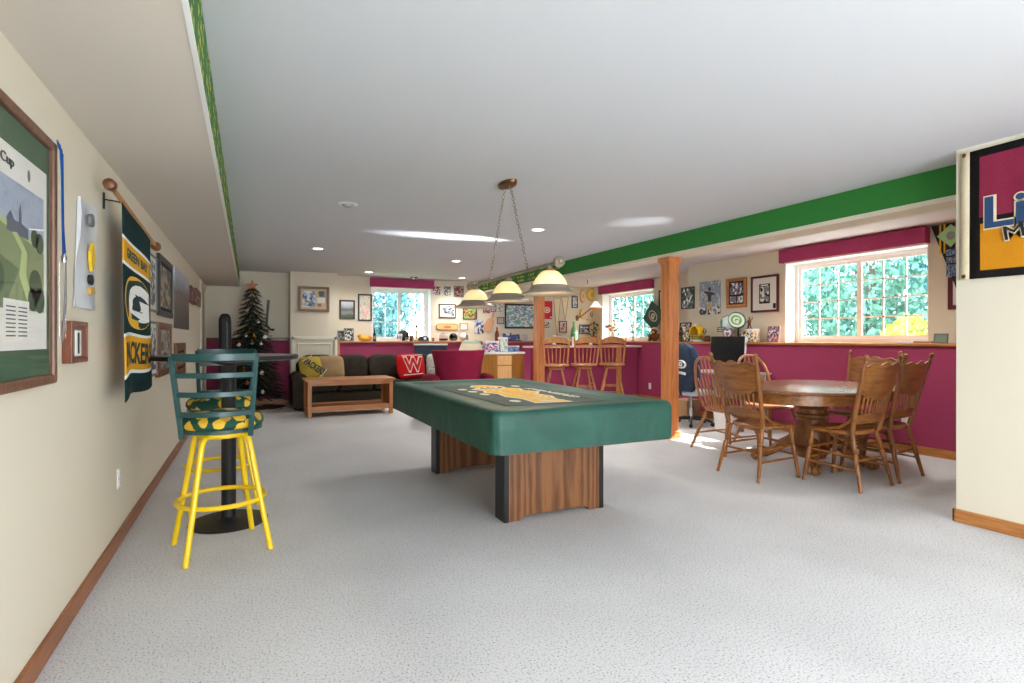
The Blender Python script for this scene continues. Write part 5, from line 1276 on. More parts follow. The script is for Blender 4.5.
def vessel(name, label, cat, px, wall, prof, mat, back=.15, parts=()):
    rt = stand(name, label, cat, px, wall, back)
    mb = MB(); mb.lathe(prof, (0, 0, 0), 24); mb.build('body', mat, rt)
    for nm, p_, mt in parts:
        mb = MB(); mb.lathe(p_, (0, 0, 0), 20) if isinstance(p_, list) else p_(mb); mb.build(nm, mt, rt)
    return rt
m_amber = flat('amber_glass', rgb(120, 50, 28), .15); m_dkglass = flat('dark_glass', rgb(30, 34, 32), .12)
# far ledge, sofa window side
easel_frame('small dark standing photo frame at the chimney end of the far ledge', 341, 'F', .17, .21, m_fgrey, pic('ea', 'g k dg g', 4, 41))
easel_frame('taller standing photo frame overlapping the small dark one on the far ledge', 349, 'F', .185, .255, m_fgrey, pic('eb', 'w g dg k', 4, 42), .16)
rt = stand('duck_figurine', 'yellow orange toy duck lying low on the far ledge', 'figurine', 365, 'F', .18)
mb = MB(); mb.ell((0, 0, .055), (.13, .07, .055), .9, 22, 12); mb.ell((-.10, 0, .10), (.05, .045, .042), 1, 16, 10); mb.build('body', flat('toy_yellow', rgb(226, 166, 40), .5), rt)
mb = MB(); mb.ell((.07, 0, .08), (.07, .06, .03), 1, 16, 10); mb.build('wing', flat('toy_orange', rgb(206, 130, 40), .5), rt)
vessel('bottle', 'slim dark bottle at the near jamb of the sofa window', 'bottle', 374.5, 'F', [(0, 0), (.03, 0), (.034, .01), (.034, .13), (.025, .16), (.013, .19), (.013, .25), (.015, .255), (0, .256)], m_dkglass, .16, [('label_band', [(.0352, .04), (.0352, .11)], flat('bottle_label', rgb(130, 110, 90), .6))])
rt = helmet('black football helmet on the window sill behind the sofa', 403, 'F', m_black, .125, .14, math.radians(60), m_white)
vessel('paper_cup', 'white cup standing in front of the black helmet', 'cup', 400, 'F', [(0, 0), (.035, 0), (.048, .15), (.046, .15), (.034, .006), (0, .006)], m_white, .30, [('cup_print', [(.0425, .05), (.0465, .10)], flat('print_grey', rgb(180, 176, 176), .6))])
vessel('trophy', 'slim trophy with a dark top in front of the sofa window', 'trophy', 416.5, 'F', [(0, 0), (.05, 0), (.05, .03), (.02, .05), (.016, .17), (.028, .20), (.028, .21), (0, .215)], flat('trophy_gold', rgb(196, 170, 110), .3, .4), .16, [('cup_top', [(0, .215), (.012, .22), (.012, .28), (.04, .31), (.042, .33), (0, .335)], m_black)])
vessel('mug', 'short brown mug beside the slim trophy', 'mug', 411.5, 'F', [(0, 0), (.035, 0), (.038, .01), (.038, .12), (.033, .12), (.033, .012), (0, .01)], m_fbrown, .30, [('handle', lambda mb: mb.tube([(-.037, 0, .10), (-.06, 0, .095), (-.065, 0, .06), (-.06, 0, .035), (-.037, 0, .03)], .006, 8), m_fbrown)])
rt = stand('baseball_cap', 'dark baseball cap lying on the ledge at the window corner', 'cap', 423.5, 'F', .2)
mb = MB(); mb.lathe([(.11, .0), (.113, .03), (.10, .075), (.07, .10), (0, .112)], (0, 0, 0), 24); mb.build('crown', flat('cap_navy', rgb(40, 42, 54), .8), rt)
mb = MB(); mb.plate([(.10*math.cos(a), -.06-.13*math.sin(a)) for a in [PI*i/12 for i in range(13)]], .008, .016); mb.build('peak', flat('cap_grey', rgb(150, 150, 150), .8), rt)
mb = MB(); mb.prism(oval(.03, .03, 14, 0, .055), -.116, -.098); mb.build('badge', m_wink, rt, smooth=0)
rt = stand('ball', 'tiny dark red ball on the far ledge beside the cap', 'ball', 433, 'F', .2); mb = MB(); mb.ell((0, 0, .035), (.035, .035, .035), 1, 16, 10); mb.build('body', m_fmar, rt); mb = MB(); mb.tube([(.0355*math.cos(2*PI*i/20), .0355*math.sin(2*PI*i/20), .035) for i in range(20)], .002, 5, closed=True); mb.build('seam', m_wink, rt)
vessel('canister', 'pale canister with dark bands under the oval plaque', 'canister', 443.5, 'F', [(0, 0), (.085, 0), (.09, .01), (.09, .13), (.085, .14), (0, .145)], flat('canister_pale', rgb(206, 180, 170), .5), .2, [('band', [(.091, .015), (.092, .02), (.092, .05), (.091, .055)], m_black), ('lid', [(0, .145), (.085, .145), (.07, .16), (.015, .165), (.012, .18), (0, .18)], m_fgrey)])
helmet('black football helmet with grey face mask on the far ledge right of the canister', 453.5, 'F', m_black, .095, .2, math.radians(-50), m_fgrey)
helmet('white football helmet on the far ledge behind the lamp light', 464, 'F', flat('helmet_white', rgb(226, 226, 222), .25, 0, .5, .6), .095, .2, math.radians(30), m_fgrey)
vessel('beer_bottle', 'tall brown bottle on the far ledge under the tan paddle', 'bottle', 497, 'F', [(0, 0), (.042, 0), (.046, .01), (.046, .16), (.036, .20), (.018, .23), (.017, .29), (.02, .295), (0, .30)], m_amber, .2, [('cap', [(.0, .30), (.02, .30), (.022, .29), (.019, .285)], m_black)])
# blue lettered sign standing on the ledge
rt = stand('letter_sign', 'blue script sign reading Packers standing on the ledge below the big collage', 'sign', 511.5, 'F', .22)
mb = MB(); mb.text('Packers', 0, .10, .40, .17, .0, 0, Matrix.Rotation(math.radians(-6), 4, 'Y') @ Matrix.Translation((0, 0, .0)), .03, .05); mb.build('lettering', flat('sign_blue', rgb(70, 90, 160), .4), rt, smooth=0)
mb = MB(); mb.box(-.22, .22, -.035, .035, 0, .022); mb.build('base', m_blackp, rt, bevel=.003, smooth=0)
vessel('beer_mug', 'clear grey beer mug on the ledge beside the script sign', 'mug', 524.5, 'F', [(0, 0), (.04, 0), (.044, .01), (.046, .15), (.041, .15), (.038, .015), (0, .012)], flat('mug_glass', rgb(190, 200, 210), .15), .22, [('handle', lambda mb: mb.tube([(.044, 0, .12), (.08, 0, .115), (.085, 0, .07), (.075, 0, .035), (.043, 0, .03)], .008, 8), flat('mug_glass', 0))])
# things on the corner cabinet and the bar
def onto(name, label, cat, x, y, z, rz=0): return thing(name, label, cat, (x, y, z), rz)
def carton(label, x, y, z, w_, d_, h_, mt, rz=0, name='carton'):
    rt = onto(name, label, 'box', x, y, z, rz)
    mb = MB(); mb.box(-w_/2, w_/2, -d_/2, d_/2, 0, h_); mb.build('body', mt, rt, bevel=.003, smooth=0)
    mb = MB(); mb.box(-w_/2-.001, w_/2+.001, -d_/2-.001, d_/2+.001, h_*.86, h_+.001); mb.build('lid', m_wink, rt, smooth=0)
    return rt
carton('purple and white printed box on the white cabinet top', 3.98, 9.17, .963, .26, .16, .20, pic('c1', 'p w b pk w', 6, 51))
carton('pale green carton standing upright on the white cabinet top', 4.21, 9.14, .963, .15, .11, .27, pic('c2', 'te w cr te', 5, 52))
carton('flat blue box at the end of the white cabinet top', 4.45, 9.22, .963, .20, .14, .11, pic('c3', 'b lb g b', 5, 53))
rt = onto('gift_bowl', 'dark red bowl at the edge of the white cabinet top', 'bowl', 3.83, 9.3, .963); mb = MB(); mb.lathe([(0, 0), (.04, 0), (.045, .012), (.07, .05), (.085, .10), (.08, .10), (.06, .05), (.03, .02), (0, .018)], (0, 0, 0), 24); mb.build('body', m_fmar, rt); mb = MB(); mb.ell((0, 0, .10), (.06, .06, .035), 1, 16, 8); mb.build('filling', flat('filling_pink', rgb(214, 190, 190), .6), rt)
# grey green cushion cover / hat on a stand: a lampshade shaped straw hat seen over the armchair
rt = thing('table_lamp', 'pale cone shaded lamp standing behind the burgundy armchair', 'lamp', (3.30, 8.42, 0))
mb = MB(); mb.lathe([(0, 0), (.13, 0), (.13, .02), (.03, .04), (.018, .08), (.018, .95), (0, .95)], (0, 0, 0), 24); mb.build('stand', m_bronze, rt)
mb = MB(); mb.lathe([(.235, .935), (.16, 1.125), (.155, 1.125), (.23, .935)], (0, 0, 0), 36); mb.build('lamp_shade', flat('lamp_linen', rgb(196, 184, 158), .8), rt)
mb = MB(); mb.lathe([(.0, 1.185), (.10, 1.18), (.14, 1.16), (.158, 1.125), (0, 1.125)], (0, 0, 0), 30); mb.build('shade_cap', flat('lamp_green', rgb(146, 160, 136), .8), rt)
# glasses and gear on the bar counter
bz = 1.071
def glass_(label, x, y, kind, mt, h_=.13):
    rt = onto(kind, label, kind.replace('_', ' '), x, y, bz)
    mb = MB(); mb.lathe([(0, 0), (.03, 0), (.033, .01), (.038, h_), (.034, h_), (.029, .012), (0, .01)], (0, 0, 0), 18); mb.build('body', mt, rt); mb = MB(); mb.lathe([(.0385, h_-.012), (.040, h_-.006), (.0385, h_+.001), (.034, h_)], (0, 0, 0), 18); mb.build('rim', m_wink, rt)
m_cl = flat('frosted_glass', rgb(206, 214, 214), .2)
glass_('small clear tumbler on the bar behind the first stool', 4.86, 9.06, 'tumbler', m_cl, .14)
glass_('brownish tumbler next to the small clear one on the bar', 5.00, 9.10, 'tumbler', flat('smoke_glass', rgb(170, 150, 136), .2), .17)
glass_('green tinted tumbler beside the napkin caddy', 5.28, 9.12, 'tumbler', flat('green_glass', rgb(150, 200, 180), .2), .20)
glass_('clear tumbler behind the middle bar stool', 5.72, 9.12, 'tumbler', m_cl, .17)
glass_('white tumbler at the window end of the bar', 6.12, 9.12, 'tumbler', m_wink, .16)
rt = onto('napkin_caddy', 'black caddy of napkins and straws on the bar counter', 'caddy', 5.44, 9.06, bz); mb = MB(); mb.box(-.09, .09, -.06, .06, 0, .08); mb.build('caddy_box', m_black, rt, bevel=.004, smooth=0)
for i in range(6):
    mb = MB(); mb.tube([(-.06+.024*i, -.02+.01*(i % 3), .05), (-.075+.03*i, -.03+.015*(i % 3), .20+.01*(i % 2))], .004, 6); mb.build('straw', flat('straw_teal', rgb(150, 190, 190), .5), rt)
rt = onto('bottle', 'tall green bottle shaped cooler on the bar under the black framed photo', 'bottle', 5.62, 9.9, 0)
rt.location = on_ledge(574, 'F', .2)
mb = MB(); mb.lathe([(0, 0), (.075, 0), (.08, .01), (.08, .20), (.06, .28), (.03, .34), (.028, .44), (.034, .45), (0, .455)], (0, 0, 0), 22); mb.build('body', flat('lime_glass', rgb(150, 214, 160), .3), rt); mb = MB(); mb.lathe([(.081, .05), (.0815, .06), (.0815, .16), (.081, .17)], (0, 0, 0), 22); mb.build('label_band', flat('label_green', rgb(90, 170, 120), .5), rt)
# swing arm lamp reaching over the bar
rt = thing('swing_arm_lamp', 'white shaded swing arm lamp reaching out from the wall over the bar', 'lamp', at(577, 318, 'y', YF))
mb = MB(); mb.prism(oval(.04, .07, 18), -.02, -.001); mb.build('wall_plate', m_brass, rt, smooth=0)
mb = MB(); mb.tube([(0, -.02, 0), (0, -.12, .01), (.24, -.24, .22)], .014, 8); mb.build('arm', m_foak, rt)
mb = MB(); mb.lathe([(.045, .14), (.10, .05), (.15, .0), (.146, 0), (.095, .05), (.04, .14)], (.33, -.30, .24), 28); mb.build('lamp_shade', emit('lamp_cloth', (1, .97, .9), .7, (.9, .88, .84)), rt)
mb = MB(); mb.lathe([(.0, .0), (.08, -.02), (.13, .0), (.148, .02)], (.33, -.30, .225), 28); mb.build('gold_bowl', flat('lamp_gold', rgb(226, 166, 70), .35, .3), rt)
# dark and yellow plant
rt = stand('potted_plant', 'dark leaved plant with yellow blooms in the bar corner', 'plant', 594, 'F', .25)
mb = MB(); mb.lathe([(0, 0), (.05, 0), (.075, .11), (.08, .12), (.06, .12), (0, .11)], (0, 0, 0), 18); mb.build('pot', m_fbrown, rt)
rnd = random.Random(5); mb = MB()
for i in range(46):
    a = rnd.uniform(0, 2*PI); r_ = rnd.uniform(.02, .14); z = rnd.uniform(.14, .44)
    M = Matrix.Translation((r_*math.cos(a), r_*.8*math.sin(a), z)) @ Euler((rnd.uniform(-.9, .9), rnd.uniform(-.9, .9), a)).to_matrix().to_4x4()
    mb.add([(-.05, 0, 0), (0, -.018, .01), (.06, 0, -.01), (0, .018, .01)], [(0, 1, 2, 3)], 1 if i % 4 == 0 else 0, M)
mb.tube([(0, 0, .1), (.01, .0, .28), (-.01, 0, .42)], .008, 6, 0); mb.build('foliage', [flat('plant_dark', rgb(60, 66, 54), .6), flat('plant_yellow', rgb(220, 196, 90), .6)], rt, smooth=0)
# second window sill: dried flowers, candle, plush animal, diamond sign
rt = stand('flower_arrangement', 'white and brown dried flowers standing at the window beside the bar', 'flowers', 615, 'R2', .0, rz=0)
rt.location = at(614, 330, 'x', 7.36); rt.location.z = LZ
mb = MB(); mb.lathe([(0, 0), (.05, 0), (.07, .10), (.05, .16), (.06, .18), (.045, .17), (0, .15)], (0, 0, 0), 18); mb.build('vase', m_wink, rt)
rnd = random.Random(8)
for i in range(9):
    a = rnd.uniform(0, 2*PI); r_ = rnd.uniform(.03, .16); z = rnd.uniform(.24, .46)
    mb = MB(); mb.tube([(0, 0, .15), (r_*.5*math.cos(a), r_*.5*math.sin(a), (z+.15)/2), (r_*math.cos(a), r_*math.sin(a), z)], .004, 5, 1); mb.ell((r_*math.cos(a), r_*math.sin(a), z), (.05, .05, .035), 1, 12, 8); mb.build('flower', [flat('flower_white', rgb(236, 230, 222), .7) if i % 3 else flat('flower_brown', rgb(170, 130, 100), .7), m_fbrown], rt)
rt = stand('candle_holder', 'thin dark candle holder on the sill between flowers and plush bear', 'candle holder', 633, 'R2', .14)
rt.location = at(633, 330, 'x', 7.36); rt.location.z = LZ
mb = MB(); mb.lathe([(0, 0), (.045, 0), (.045, .01), (.01, .02), (.01, .18), (.022, .19), (.022, .20), (0, .20)], (0, 0, 0), 14); mb.build('holder', m_black, rt); mb = MB(); mb.lathe([(0, .2), (.028, .2), (.03, .27), (0, .272)], (0, 0, 0), 14); mb.build('candle', m_wink, rt)
rt = thing('plush_bear', 'brown plush bear with a cream hood sitting on the window sill', 'plush toy', (7.30, 8.62, LZ), math.radians(-60))
mf = fabric('plush_brown', rgb(150, 92, 54), rgb(110, 66, 40), 60); mcr = fabric('plush_cream', rgb(226, 210, 160), rgb(200, 182, 130), 60)
mb = MB(); mb.ell((0, 0, .085), (.09, .075, .085), 1, 18, 12); mb.ell((0, -.01, .20), (.065, .06, .06), 1, 18, 12)
for s in (-1, 1): mb.ell((s*.085, -.03, .10), (.03, .03, .06), 1, 12, 8); mb.ell((s*.06, -.09, .03), (.035, .07, .03), 1, 12, 8)
mb.build('body', mf, rt)
mb = MB(); mb.ell((0, -.062, .185), (.03, .02, .024), 1, 12, 8); mb.build('muzzle', mcr, rt)
mb = MB(); mb.ell((0, .012, .225), (.078, .066, .06), 1, 18, 12); mb.build('hood', mcr, rt)
for s in (-1, 1): mb = MB(); mb.ell((s*.024, -.066, .212), (.007, .007, .007), 1, 8, 6); mb.build('eye', m_black, rt)
rt = thing('diamond_sign', 'dark green square sign hung on its corner with cream lettering, before the bar window', 'sign', at(653.5, 316, 'x', 7.42), -PI/2)
M_ = Matrix.Rotation(math.radians(38), 4, 'Y')
mb = MB(); mb.box(-.23, .23, -.014, .0, -.23, .23, 0, M_); mb.build('panel', flat('sign_green', rgb(52, 82, 70), .6), rt, bevel=.004, smooth=0)
mb = MB(); mb.prism(oval(.14, .10, 24), -.0155, -.0142, 0, M_); mb.prism(oval(.12, .082, 24), -.0162, -.0155, 1, M_); mb.text('G', 0, 0, .11, .12, -.0165, 0, M_, .002, .05); mb.build('emblem', [flat('sign_cream', rgb(222, 214, 186), .6), flat('sign_green', 0)], rt, smooth=0)
mb = MB(); mb.tube([(.0, -.007, .305), (.0, -.0, .55), (.02, .0, .92)], .002, 5); mb.build('hanging_cord', m_fgrey, rt)
# dining-side ledge
easel_frame('standing picture of a player beside the oak post on the dining ledge', 684, 'R', .26, .32, m_fblack, pic('sa', 'g k cr y g dg', 5, 61), .18)
vessel('statuette', 'slim dark statuette in front of the standing player picture', 'statuette', 681.5, 'R', [(0, 0), (.035, 0), (.035, .02), (.018, .04), (.02, .10), (.03, .14), (.016, .17), (.022, .20), (.014, .225), (0, .23)], flat('statue_bronze', rgb(70, 62, 54), .4, .5), .30, [('plinth', [(0, -.0), (.045, 0), (.045, .012), (0, .012)], m_fbrown)])
helmet('yellow football helmet with green and white G emblem on the dining ledge', 697, 'R', flat('helmet_yellow', rgb(240, 192, 30), .25, 0, .5, .6), .135, .22, math.radians(-70), m_green2, m_wink, [m_green2, m_wink], .035)
rt = stand('helmet_stand', 'small white stand under the yellow helmet', 'stand', 697, 'R', .22); mb = MB(); mb.lathe([(0, 0), (.11, 0), (.11, .008), (.07, .02), (.07, .034), (0, .035)], (0, 0, 0), 24); mb.build('base', m_wink, rt); mb = MB(); mb.box(-.03, .03, -.111, -.105, .0, .012) ; mb.build('name_plate', m_brass, rt, smooth=0)
rt = stand('toy_barrel', 'small brown wooden barrel on the ledge between helmet and monitor', 'barrel', 707.5, 'R', .22); mb = MB(); mb.lathe([(0, 0), (.04, 0), (.05, .05), (.04, .10), (0, .10)], (0, 0, 0), 20); mb.build('staves', m_fbrown, rt)
for z in (.025, .075): mb = MB(); mb.lathe([(.0462, z-.006), (.049, z-.006), (.049, z+.006), (.0462, z+.006)], (0, 0, 0), 20); mb.build('hoop', m_black, rt)
helmet('large white and green football helmet, back of the cluster above the monitor', 729, 'R', flat('helmet_mint', rgb(206, 226, 220), .3, 0, .5, .5), .14, .17, math.radians(-120), m_green2, m_green2, None, .14)
# the round G shield and the small shields leaning there
rt = stand('round_shield', 'white oval shield with a green G leaning on the cluster above the monitor', 'shield', 737.5, 'R', .345)
T = Matrix.Translation((0, 0, .315)) @ Matrix.Rotation(math.radians(-8), 4, 'X') @ Matrix.Rotation(math.radians(18), 4, 'Y')
mb = MB(); mb.prism(oval(.165, .115, 30), -.02, 0, 0, T); mb.prism(oval(.15, .10, 30), -.023, -.02, 1, T); mb.prism(oval(.105, .068, 30), -.026, -.023, 2, T); mb.text('G', 0, 0, .12, .09, -.027, 1, T, .003, .05)
mb.build('face', [m_green2, m_wink, flat('shield_green', rgb(110, 180, 80), .5)], rt, bevel=.002, smooth=0)
mb = MB(); mb.bar((0, .02, 0), (0, .012, .30), .02, .02); mb.box(-.06, .06, -.04, .06, 0, .012); mb.build('stand', m_blackp, rt)
rt = stand('heart_plaque', 'pink and white heart shaped plaque standing in front of the mint helmet', 'plaque', 728.5, 'R', .36)
hp = [(0, 0), (.09, .11), (.10, .17), (.06, .21), (0, .17), (-.06, .21), (-.10, .17), (-.09, .11)]
mb = MB(); mb.prism(hp, -.02, 0); mb.prism([(x*.7, z*.7+.035) for x, z in hp], -.024, -.02, 1); mb.prism([(x*.36, z*.36+.075) for x, z in hp], -.027, -.024, 0); mb.build('heart', [flat('heart_grey', rgb(110, 104, 120), .5), flat('heart_pink', rgb(226, 206, 214), .5)], rt, bevel=.002, smooth=0)
mb = MB(); mb.box(-.05, .05, -.03, .03, 0, .012); mb.build('foot', m_blackp, rt, smooth=0)
rt = carton('light blue printed box on the ledge beside the monitor', 6.42, 5.65, LZ, .20, .12, .15, pic('sb', 'lb w b lb', 5, 62), -PI/2); rt.location = on_ledge(746, 'R', .10); rt.location.z = LZ
rt = carton('yellow and white photo box on the ledge, figurine standing on it', 6.45, 5.5, LZ, .19, .14, .19, pic('sc', 'w g y w k', 5, 63), -PI/2); rt.location = on_ledge(750.5, 'R', .24); rt.location.z = LZ
rt = stand('figurine', 'small bronze player figurine standing on the photo box', 'figurine', 749.5, 'R', .24); rt.location.z = LZ+.192
mb = MB(); mb.tube([(-.03, 0, .0), (-.012, 0, .07), (0, 0, .075)], .012, 8); mb.tube([(.03, 0, 0), (.012, 0, .07), (0, 0, .075)], .012, 8); mb.ell((0, 0, .10), (.028, .02, .04), 1, 12, 8); mb.tube([(-.02, 0, .12), (-.045, 0, .10), (-.03, -.02, .085)], .008, 8); mb.tube([(.02, 0, .12), (.045, 0, .135), (.05, 0, .165)], .008, 8); mb.ell((0, 0, .155), (.016, .016, .02), 1, 12, 8); mb.build('figure', flat('figure_bronze', rgb(150, 104, 84), .4, .3), rt)
mb = MB(); mb.lathe([(0, 0), (.05, 0), (.05, .006), (0, .006)], (0, 0, 0), 16); mb.build('base', m_fbrown, rt)
easel_frame('standing colour photo card on the ledge beside the big window', 773, 'R', .19, .22, m_fgrey, pic('sd', 'p pk w g k r', 6, 64), .22, .008)
easel_frame('small grey green standing frame at the far corner of the big window', 941, 'R', .13, .10, m_fgrey, flat('frame_sage', rgb(120, 146, 124), .5), .25, .016)
rt = stand('remote_control', 'white remote control lying on the window ledge', 'remote control', 906, 'R', .12); rt.rotation_euler[2] = .2
mb = MB(); mb.box(-.02, .02, -.075, .075, 0, .018); mb.build('body', m_wink, rt, bevel=.005, smooth=0)
for i in range(3): mb = MB(); mb.prism(oval(.006, .006, 10, 0, 0), 0, .003, 0, Matrix.Translation((0, -.03+.03*i, .021)) @ Matrix.Rotation(-PI/2, 4, 'X')); mb.build('button', m_fgrey, rt, smooth=0)
rt = stand('wooden_block', 'low oak display block beside the white remote', 'block', 925, 'R', .12); mb = MB(); mb.box(-.09, .09, -.05, .05, 0, .022); mb.build('block', m_foak, rt, bevel=.004, smooth=0)

# ------------------------------------------------------------------ desk corner
dk = thing('computer_desk', 'small pale desk under the dining ledge, behind the bow-back armchair', 'desk', (5.99, 5.55, 0))
mb = MB(); mb.box(-.27, .27, -.50, .50, .725, .75); mb.build('desk_top', flat('desk_grey', rgb(196, 192, 190), .4), dk, bevel=.004, smooth=0)
for x in (-.24, .24):
    for y in (-.46, .46):
        mb = MB(); mb.box(x-.018, x+.018, y-.018, y+.018, 0, .725); mb.build('leg', m_fgrey, dk, bevel=.002, smooth=0)
mb = MB(); mb.box(.22, .235, -.44, .44, .35, .725); mb.build('modesty_panel', flat('desk_grey', 0), dk, smooth=0)
mo = thing('monitor', 'black flat monitor facing the room on the small pale desk', 'monitor', (6.02, 5.60, .751), -PI/2)
T = Matrix.Rotation(math.radians(-4), 4, 'X')
mb = MB(); mb.box(-.30, .30, -.012, .028, .10, .487, 0, T); mb.build('housing', flat('monitor_black', rgb(22, 23, 26), .35), mo, bevel=.005, smooth=0)
mb = MB(); mb.box(-.29, .29, -.0135, -.012, .112, .478, 0, T); mb.build('screen', flat('screen_black', rgb(16, 18, 22), .25), mo, smooth=0)
mb = MB(); mb.box(.302, .306, -.012, .02, .10, .487, 0, T); mb.build('side_strip', m_fgrey, mo, smooth=0)
mb = MB(); mb.box(-.03, .03, .028, .05, .01, .3); mb.build('neck', m_black, mo, bevel=.003, smooth=0); mb = MB(); mb.prism([(-.14, -.09), (.14, -.09), (.14, .09), (-.14, .09)], -.006, .006, 0, Matrix.Translation((0, .02, .006)) @ Matrix.Rotation(PI/2, 4, 'X')); mb.build('foot', m_black, mo, smooth=0)
oc = thing('office_chair', 'grey swivel office chair at the desk, a navy jacket over its back', 'office chair', (5.57, 5.80, 0), math.radians(-80))
m_och = flat('office_grey', rgb(176, 184, 194), .5); m_chr = flat('chrome', 0)
for k in range(5):
    a = 2*PI*k/5+.3; mb = MB(); mb.tube([(.03*math.cos(a), .03*math.sin(a), .10), (.16*math.cos(a), .16*math.sin(a), .09), (.29*math.cos(a), .29*math.sin(a), .065)], [.024, .020, .014], 8); lg = mb.build('leg', m_black, oc)
    mb = MB(); mb.lathe([(0, -.012), (.024, -.012), (.028, -.006), (.028, .006), (.024, .012), (0, .012)], (0, 0, 0), 14, 0, Matrix.Translation((.29*math.cos(a), .29*math.sin(a), .029)) @ Matrix.Rotation(PI/2, 4, 'X')); mb.build('castor', m_black, lg)
mb = MB(); mb.lathe([(0, .08), (.03, .08), (.03, .25), (.018, .25), (.018, .42), (0, .42)], (0, 0, 0), 16); mb.build('gas_column', m_chr, oc)
mb = MB(); mb.ell((0, 0, .46), (.25, .24, .045), .45, 26, 10, e2=.6); mb.build('seat', m_och, oc)
mb = MB(); mb.ell((0, -.24, .84), (.20, .035, .26), .45, 26, 14, e2=.5); mb.build('backrest', m_och, oc)
mb = MB(); mb.tube([(0, -.05, .42), (0, -.24, .44), (0, -.27, .65)], .02, 8); mb.build('back_bracket', m_black, oc)
jk = thing('jacket', 'navy jacket with white oval emblem draped over the office chair back', 'jacket', (5.57, 5.80, 0), math.radians(-80))
m_nav = fabric('navy_nylon', rgb(48, 60, 80), rgb(32, 40, 56), 20, .6)
mb = MB(); rings_ = []
for z, rx, ry, cy in ((.50, .215, .085, -.245), (.60, .235, .092, -.245), (.80, .240, .085, -.245), (1.0, .235, .075, -.245), (1.09, .20, .062, -.242), (1.135, .10, .045, -.24)):
    rings_.append([(rx*math.copysign(abs(math.cos(a))**.6, math.cos(a))*(1+.03*math.sin(a*9+z*7)), cy+ry*math.copysign(abs(math.sin(a))**.7, math.sin(a))*(1+.10*math.sin(a*7+z*5)), z+.012*math.sin(a*5)) for a in [2*PI*i/40 for i in range(40)]])
mb.loft(rings_); mb.build('body', m_nav, jk, smooth=60)
for s in (-1, 1):
    mb = MB(); mb.tube([(s*.18, -.245, 1.06), (s*.245, -.25, .92), (s*.255, -.235, .74), (s*.24, -.22, .56)], [.055, .06, .055, .045], 12); mb.build('sleeve', fabric('navy_sleeve', rgb(44, 58, 84), rgb(30, 40, 62), 20, .6), jk)
MJ = Matrix.Translation((.09, -.345, .86)) @ Matrix.Rotation(math.radians(10), 4, 'Y')
mb = MB(); mb.prism(oval(.075, .055, 20), -.014, .01, 0, MJ); mb.prism(oval(.058, .040, 20), -.016, -.014, 1, MJ); mb.text('G', 0, 0, .06, .06, -.017, 0, MJ, .003, .05); mb.build('oval_emblem', [m_wink, m_nav], jk, smooth=0)
mb = MB(); mb.text('PACKERS', .03, -.11, .15, .035, -.012, 0, MJ, .012, .03); mb.build('lettering', m_wink, jk, smooth=0)
def bin_(label, x, y, w_, h_, mt, name='waste_bin', cat='bin'):
    rt = thing(name, label, cat, (x, y, 0)); mb = MB(); mb.loft([[(a*q, b_*q, z) for a, b_ in rrect(-w_/2, w_/2, -w_/2, w_/2, .03, 3)] for q, z in ((.8, 0), (1, h_), (.95, h_), (.76, .01))], 0, True, True); mb.build('body', mt, rt); mb = MB(); mb.tube([(a*1.01, b_*1.01, h_) for a, b_ in rrect(-w_/2, w_/2, -w_/2, w_/2, .03, 3)], .008, 6, closed=True); mb.build('rim', mt, rt)
bin_('white waste bin on the carpet beside the desk leg', 5.60, 5.22, .24, .30, m_white)
rt = thing('cardboard_box', 'tan cardboard box on the carpet behind the office chair', 'box', (6.02, 6.40, 0), .2)
mb = MB(); mb.box(-.17, .17, -.15, .15, 0, .28); mb.build('body', flat('cardboard', rgb(180, 140, 100), .8), rt, smooth=0); mb = MB(); mb.box(-.17, .17, -.025, .025, .28, .283); mb.build('tape', flat('tape', rgb(206, 180, 130), .4), rt, smooth=0)

gt = thing('folded_game_table', 'navy folded game table with white rim standing upright behind the sofa', 'game table', (3.32, 10.70, 0))
mb = MB(); mb.box(-.33, .33, -.03, .03, .0, 1.07); mb.build('panel', flat('game_navy', rgb(44, 58, 78), .4), gt, bevel=.004, smooth=0)
mb = MB(); mb.box(-.35, .35, -.04, .04, 1.071, 1.105); mb.build('rim', m_wink, gt, bevel=.006, smooth=0)
# ------------------------------------------------------------------ tree nook
tx, ty = .05, 10.46
rt = thing('christmas_tree', 'dark green Christmas tree in the nook behind the pub table', 'christmas tree', (tx, ty, 0))
rnd = random.Random(3); mb = MB(); ms = MB()
for t in range(26):
    z = .26+1.76*t/25; R = .49*(1-t/27)**.8+.05; nb = max(6, int(19*(1-t/34)))
    for k in range(nb):
        a = 2*PI*(k+.5*(t % 2))/nb+rnd.uniform(-.12, .12); L = R*rnd.uniform(.85, 1.1); tip = Vector((L*math.cos(a), L*math.sin(a), z-.10*L/.5+rnd.uniform(-.02, .02))); b0 = Vector((0, 0, z+.06))
        ms.tube([b0, tip], [.008, .003], 4)
        d_ = (tip-b0); side = Vector((-math.sin(a), math.cos(a), 0))
        m_ = max(6, int(L/.022))
        for i in range(m_):
            f = .12+.88*i/m_; p = b0+d_*f; l = .085*(1.15-f*.5)
            for s in (-1, 1):
                tp = p+side*(s*l)+d_.normalized()*l*.8+Vector((0, 0, rnd.uniform(-.03, .03)))
                mb.add([p+Vector((0, 0, .006)), p-d_.normalized()*.01-Vector((0, 0, .006)), tp], [(0, 1, 2)])
            tp = p+d_.normalized()*l*.5+Vector((0, 0, l*.8)); mb.add([p+side*.007, p-side*.007, tp], [(0, 1, 2)])
mb.build('needles', fabric('fir_green', rgb(34, 52, 38), rgb(18, 30, 22), 40), rt, smooth=0)
mb = ms; mb.tube([(0, 0, .05), (0, 0, 1.2), (0, 0, 2.05)], [.03, .02, .006], 8); mb.build('trunk', m_bark, rt)
mb = MB()
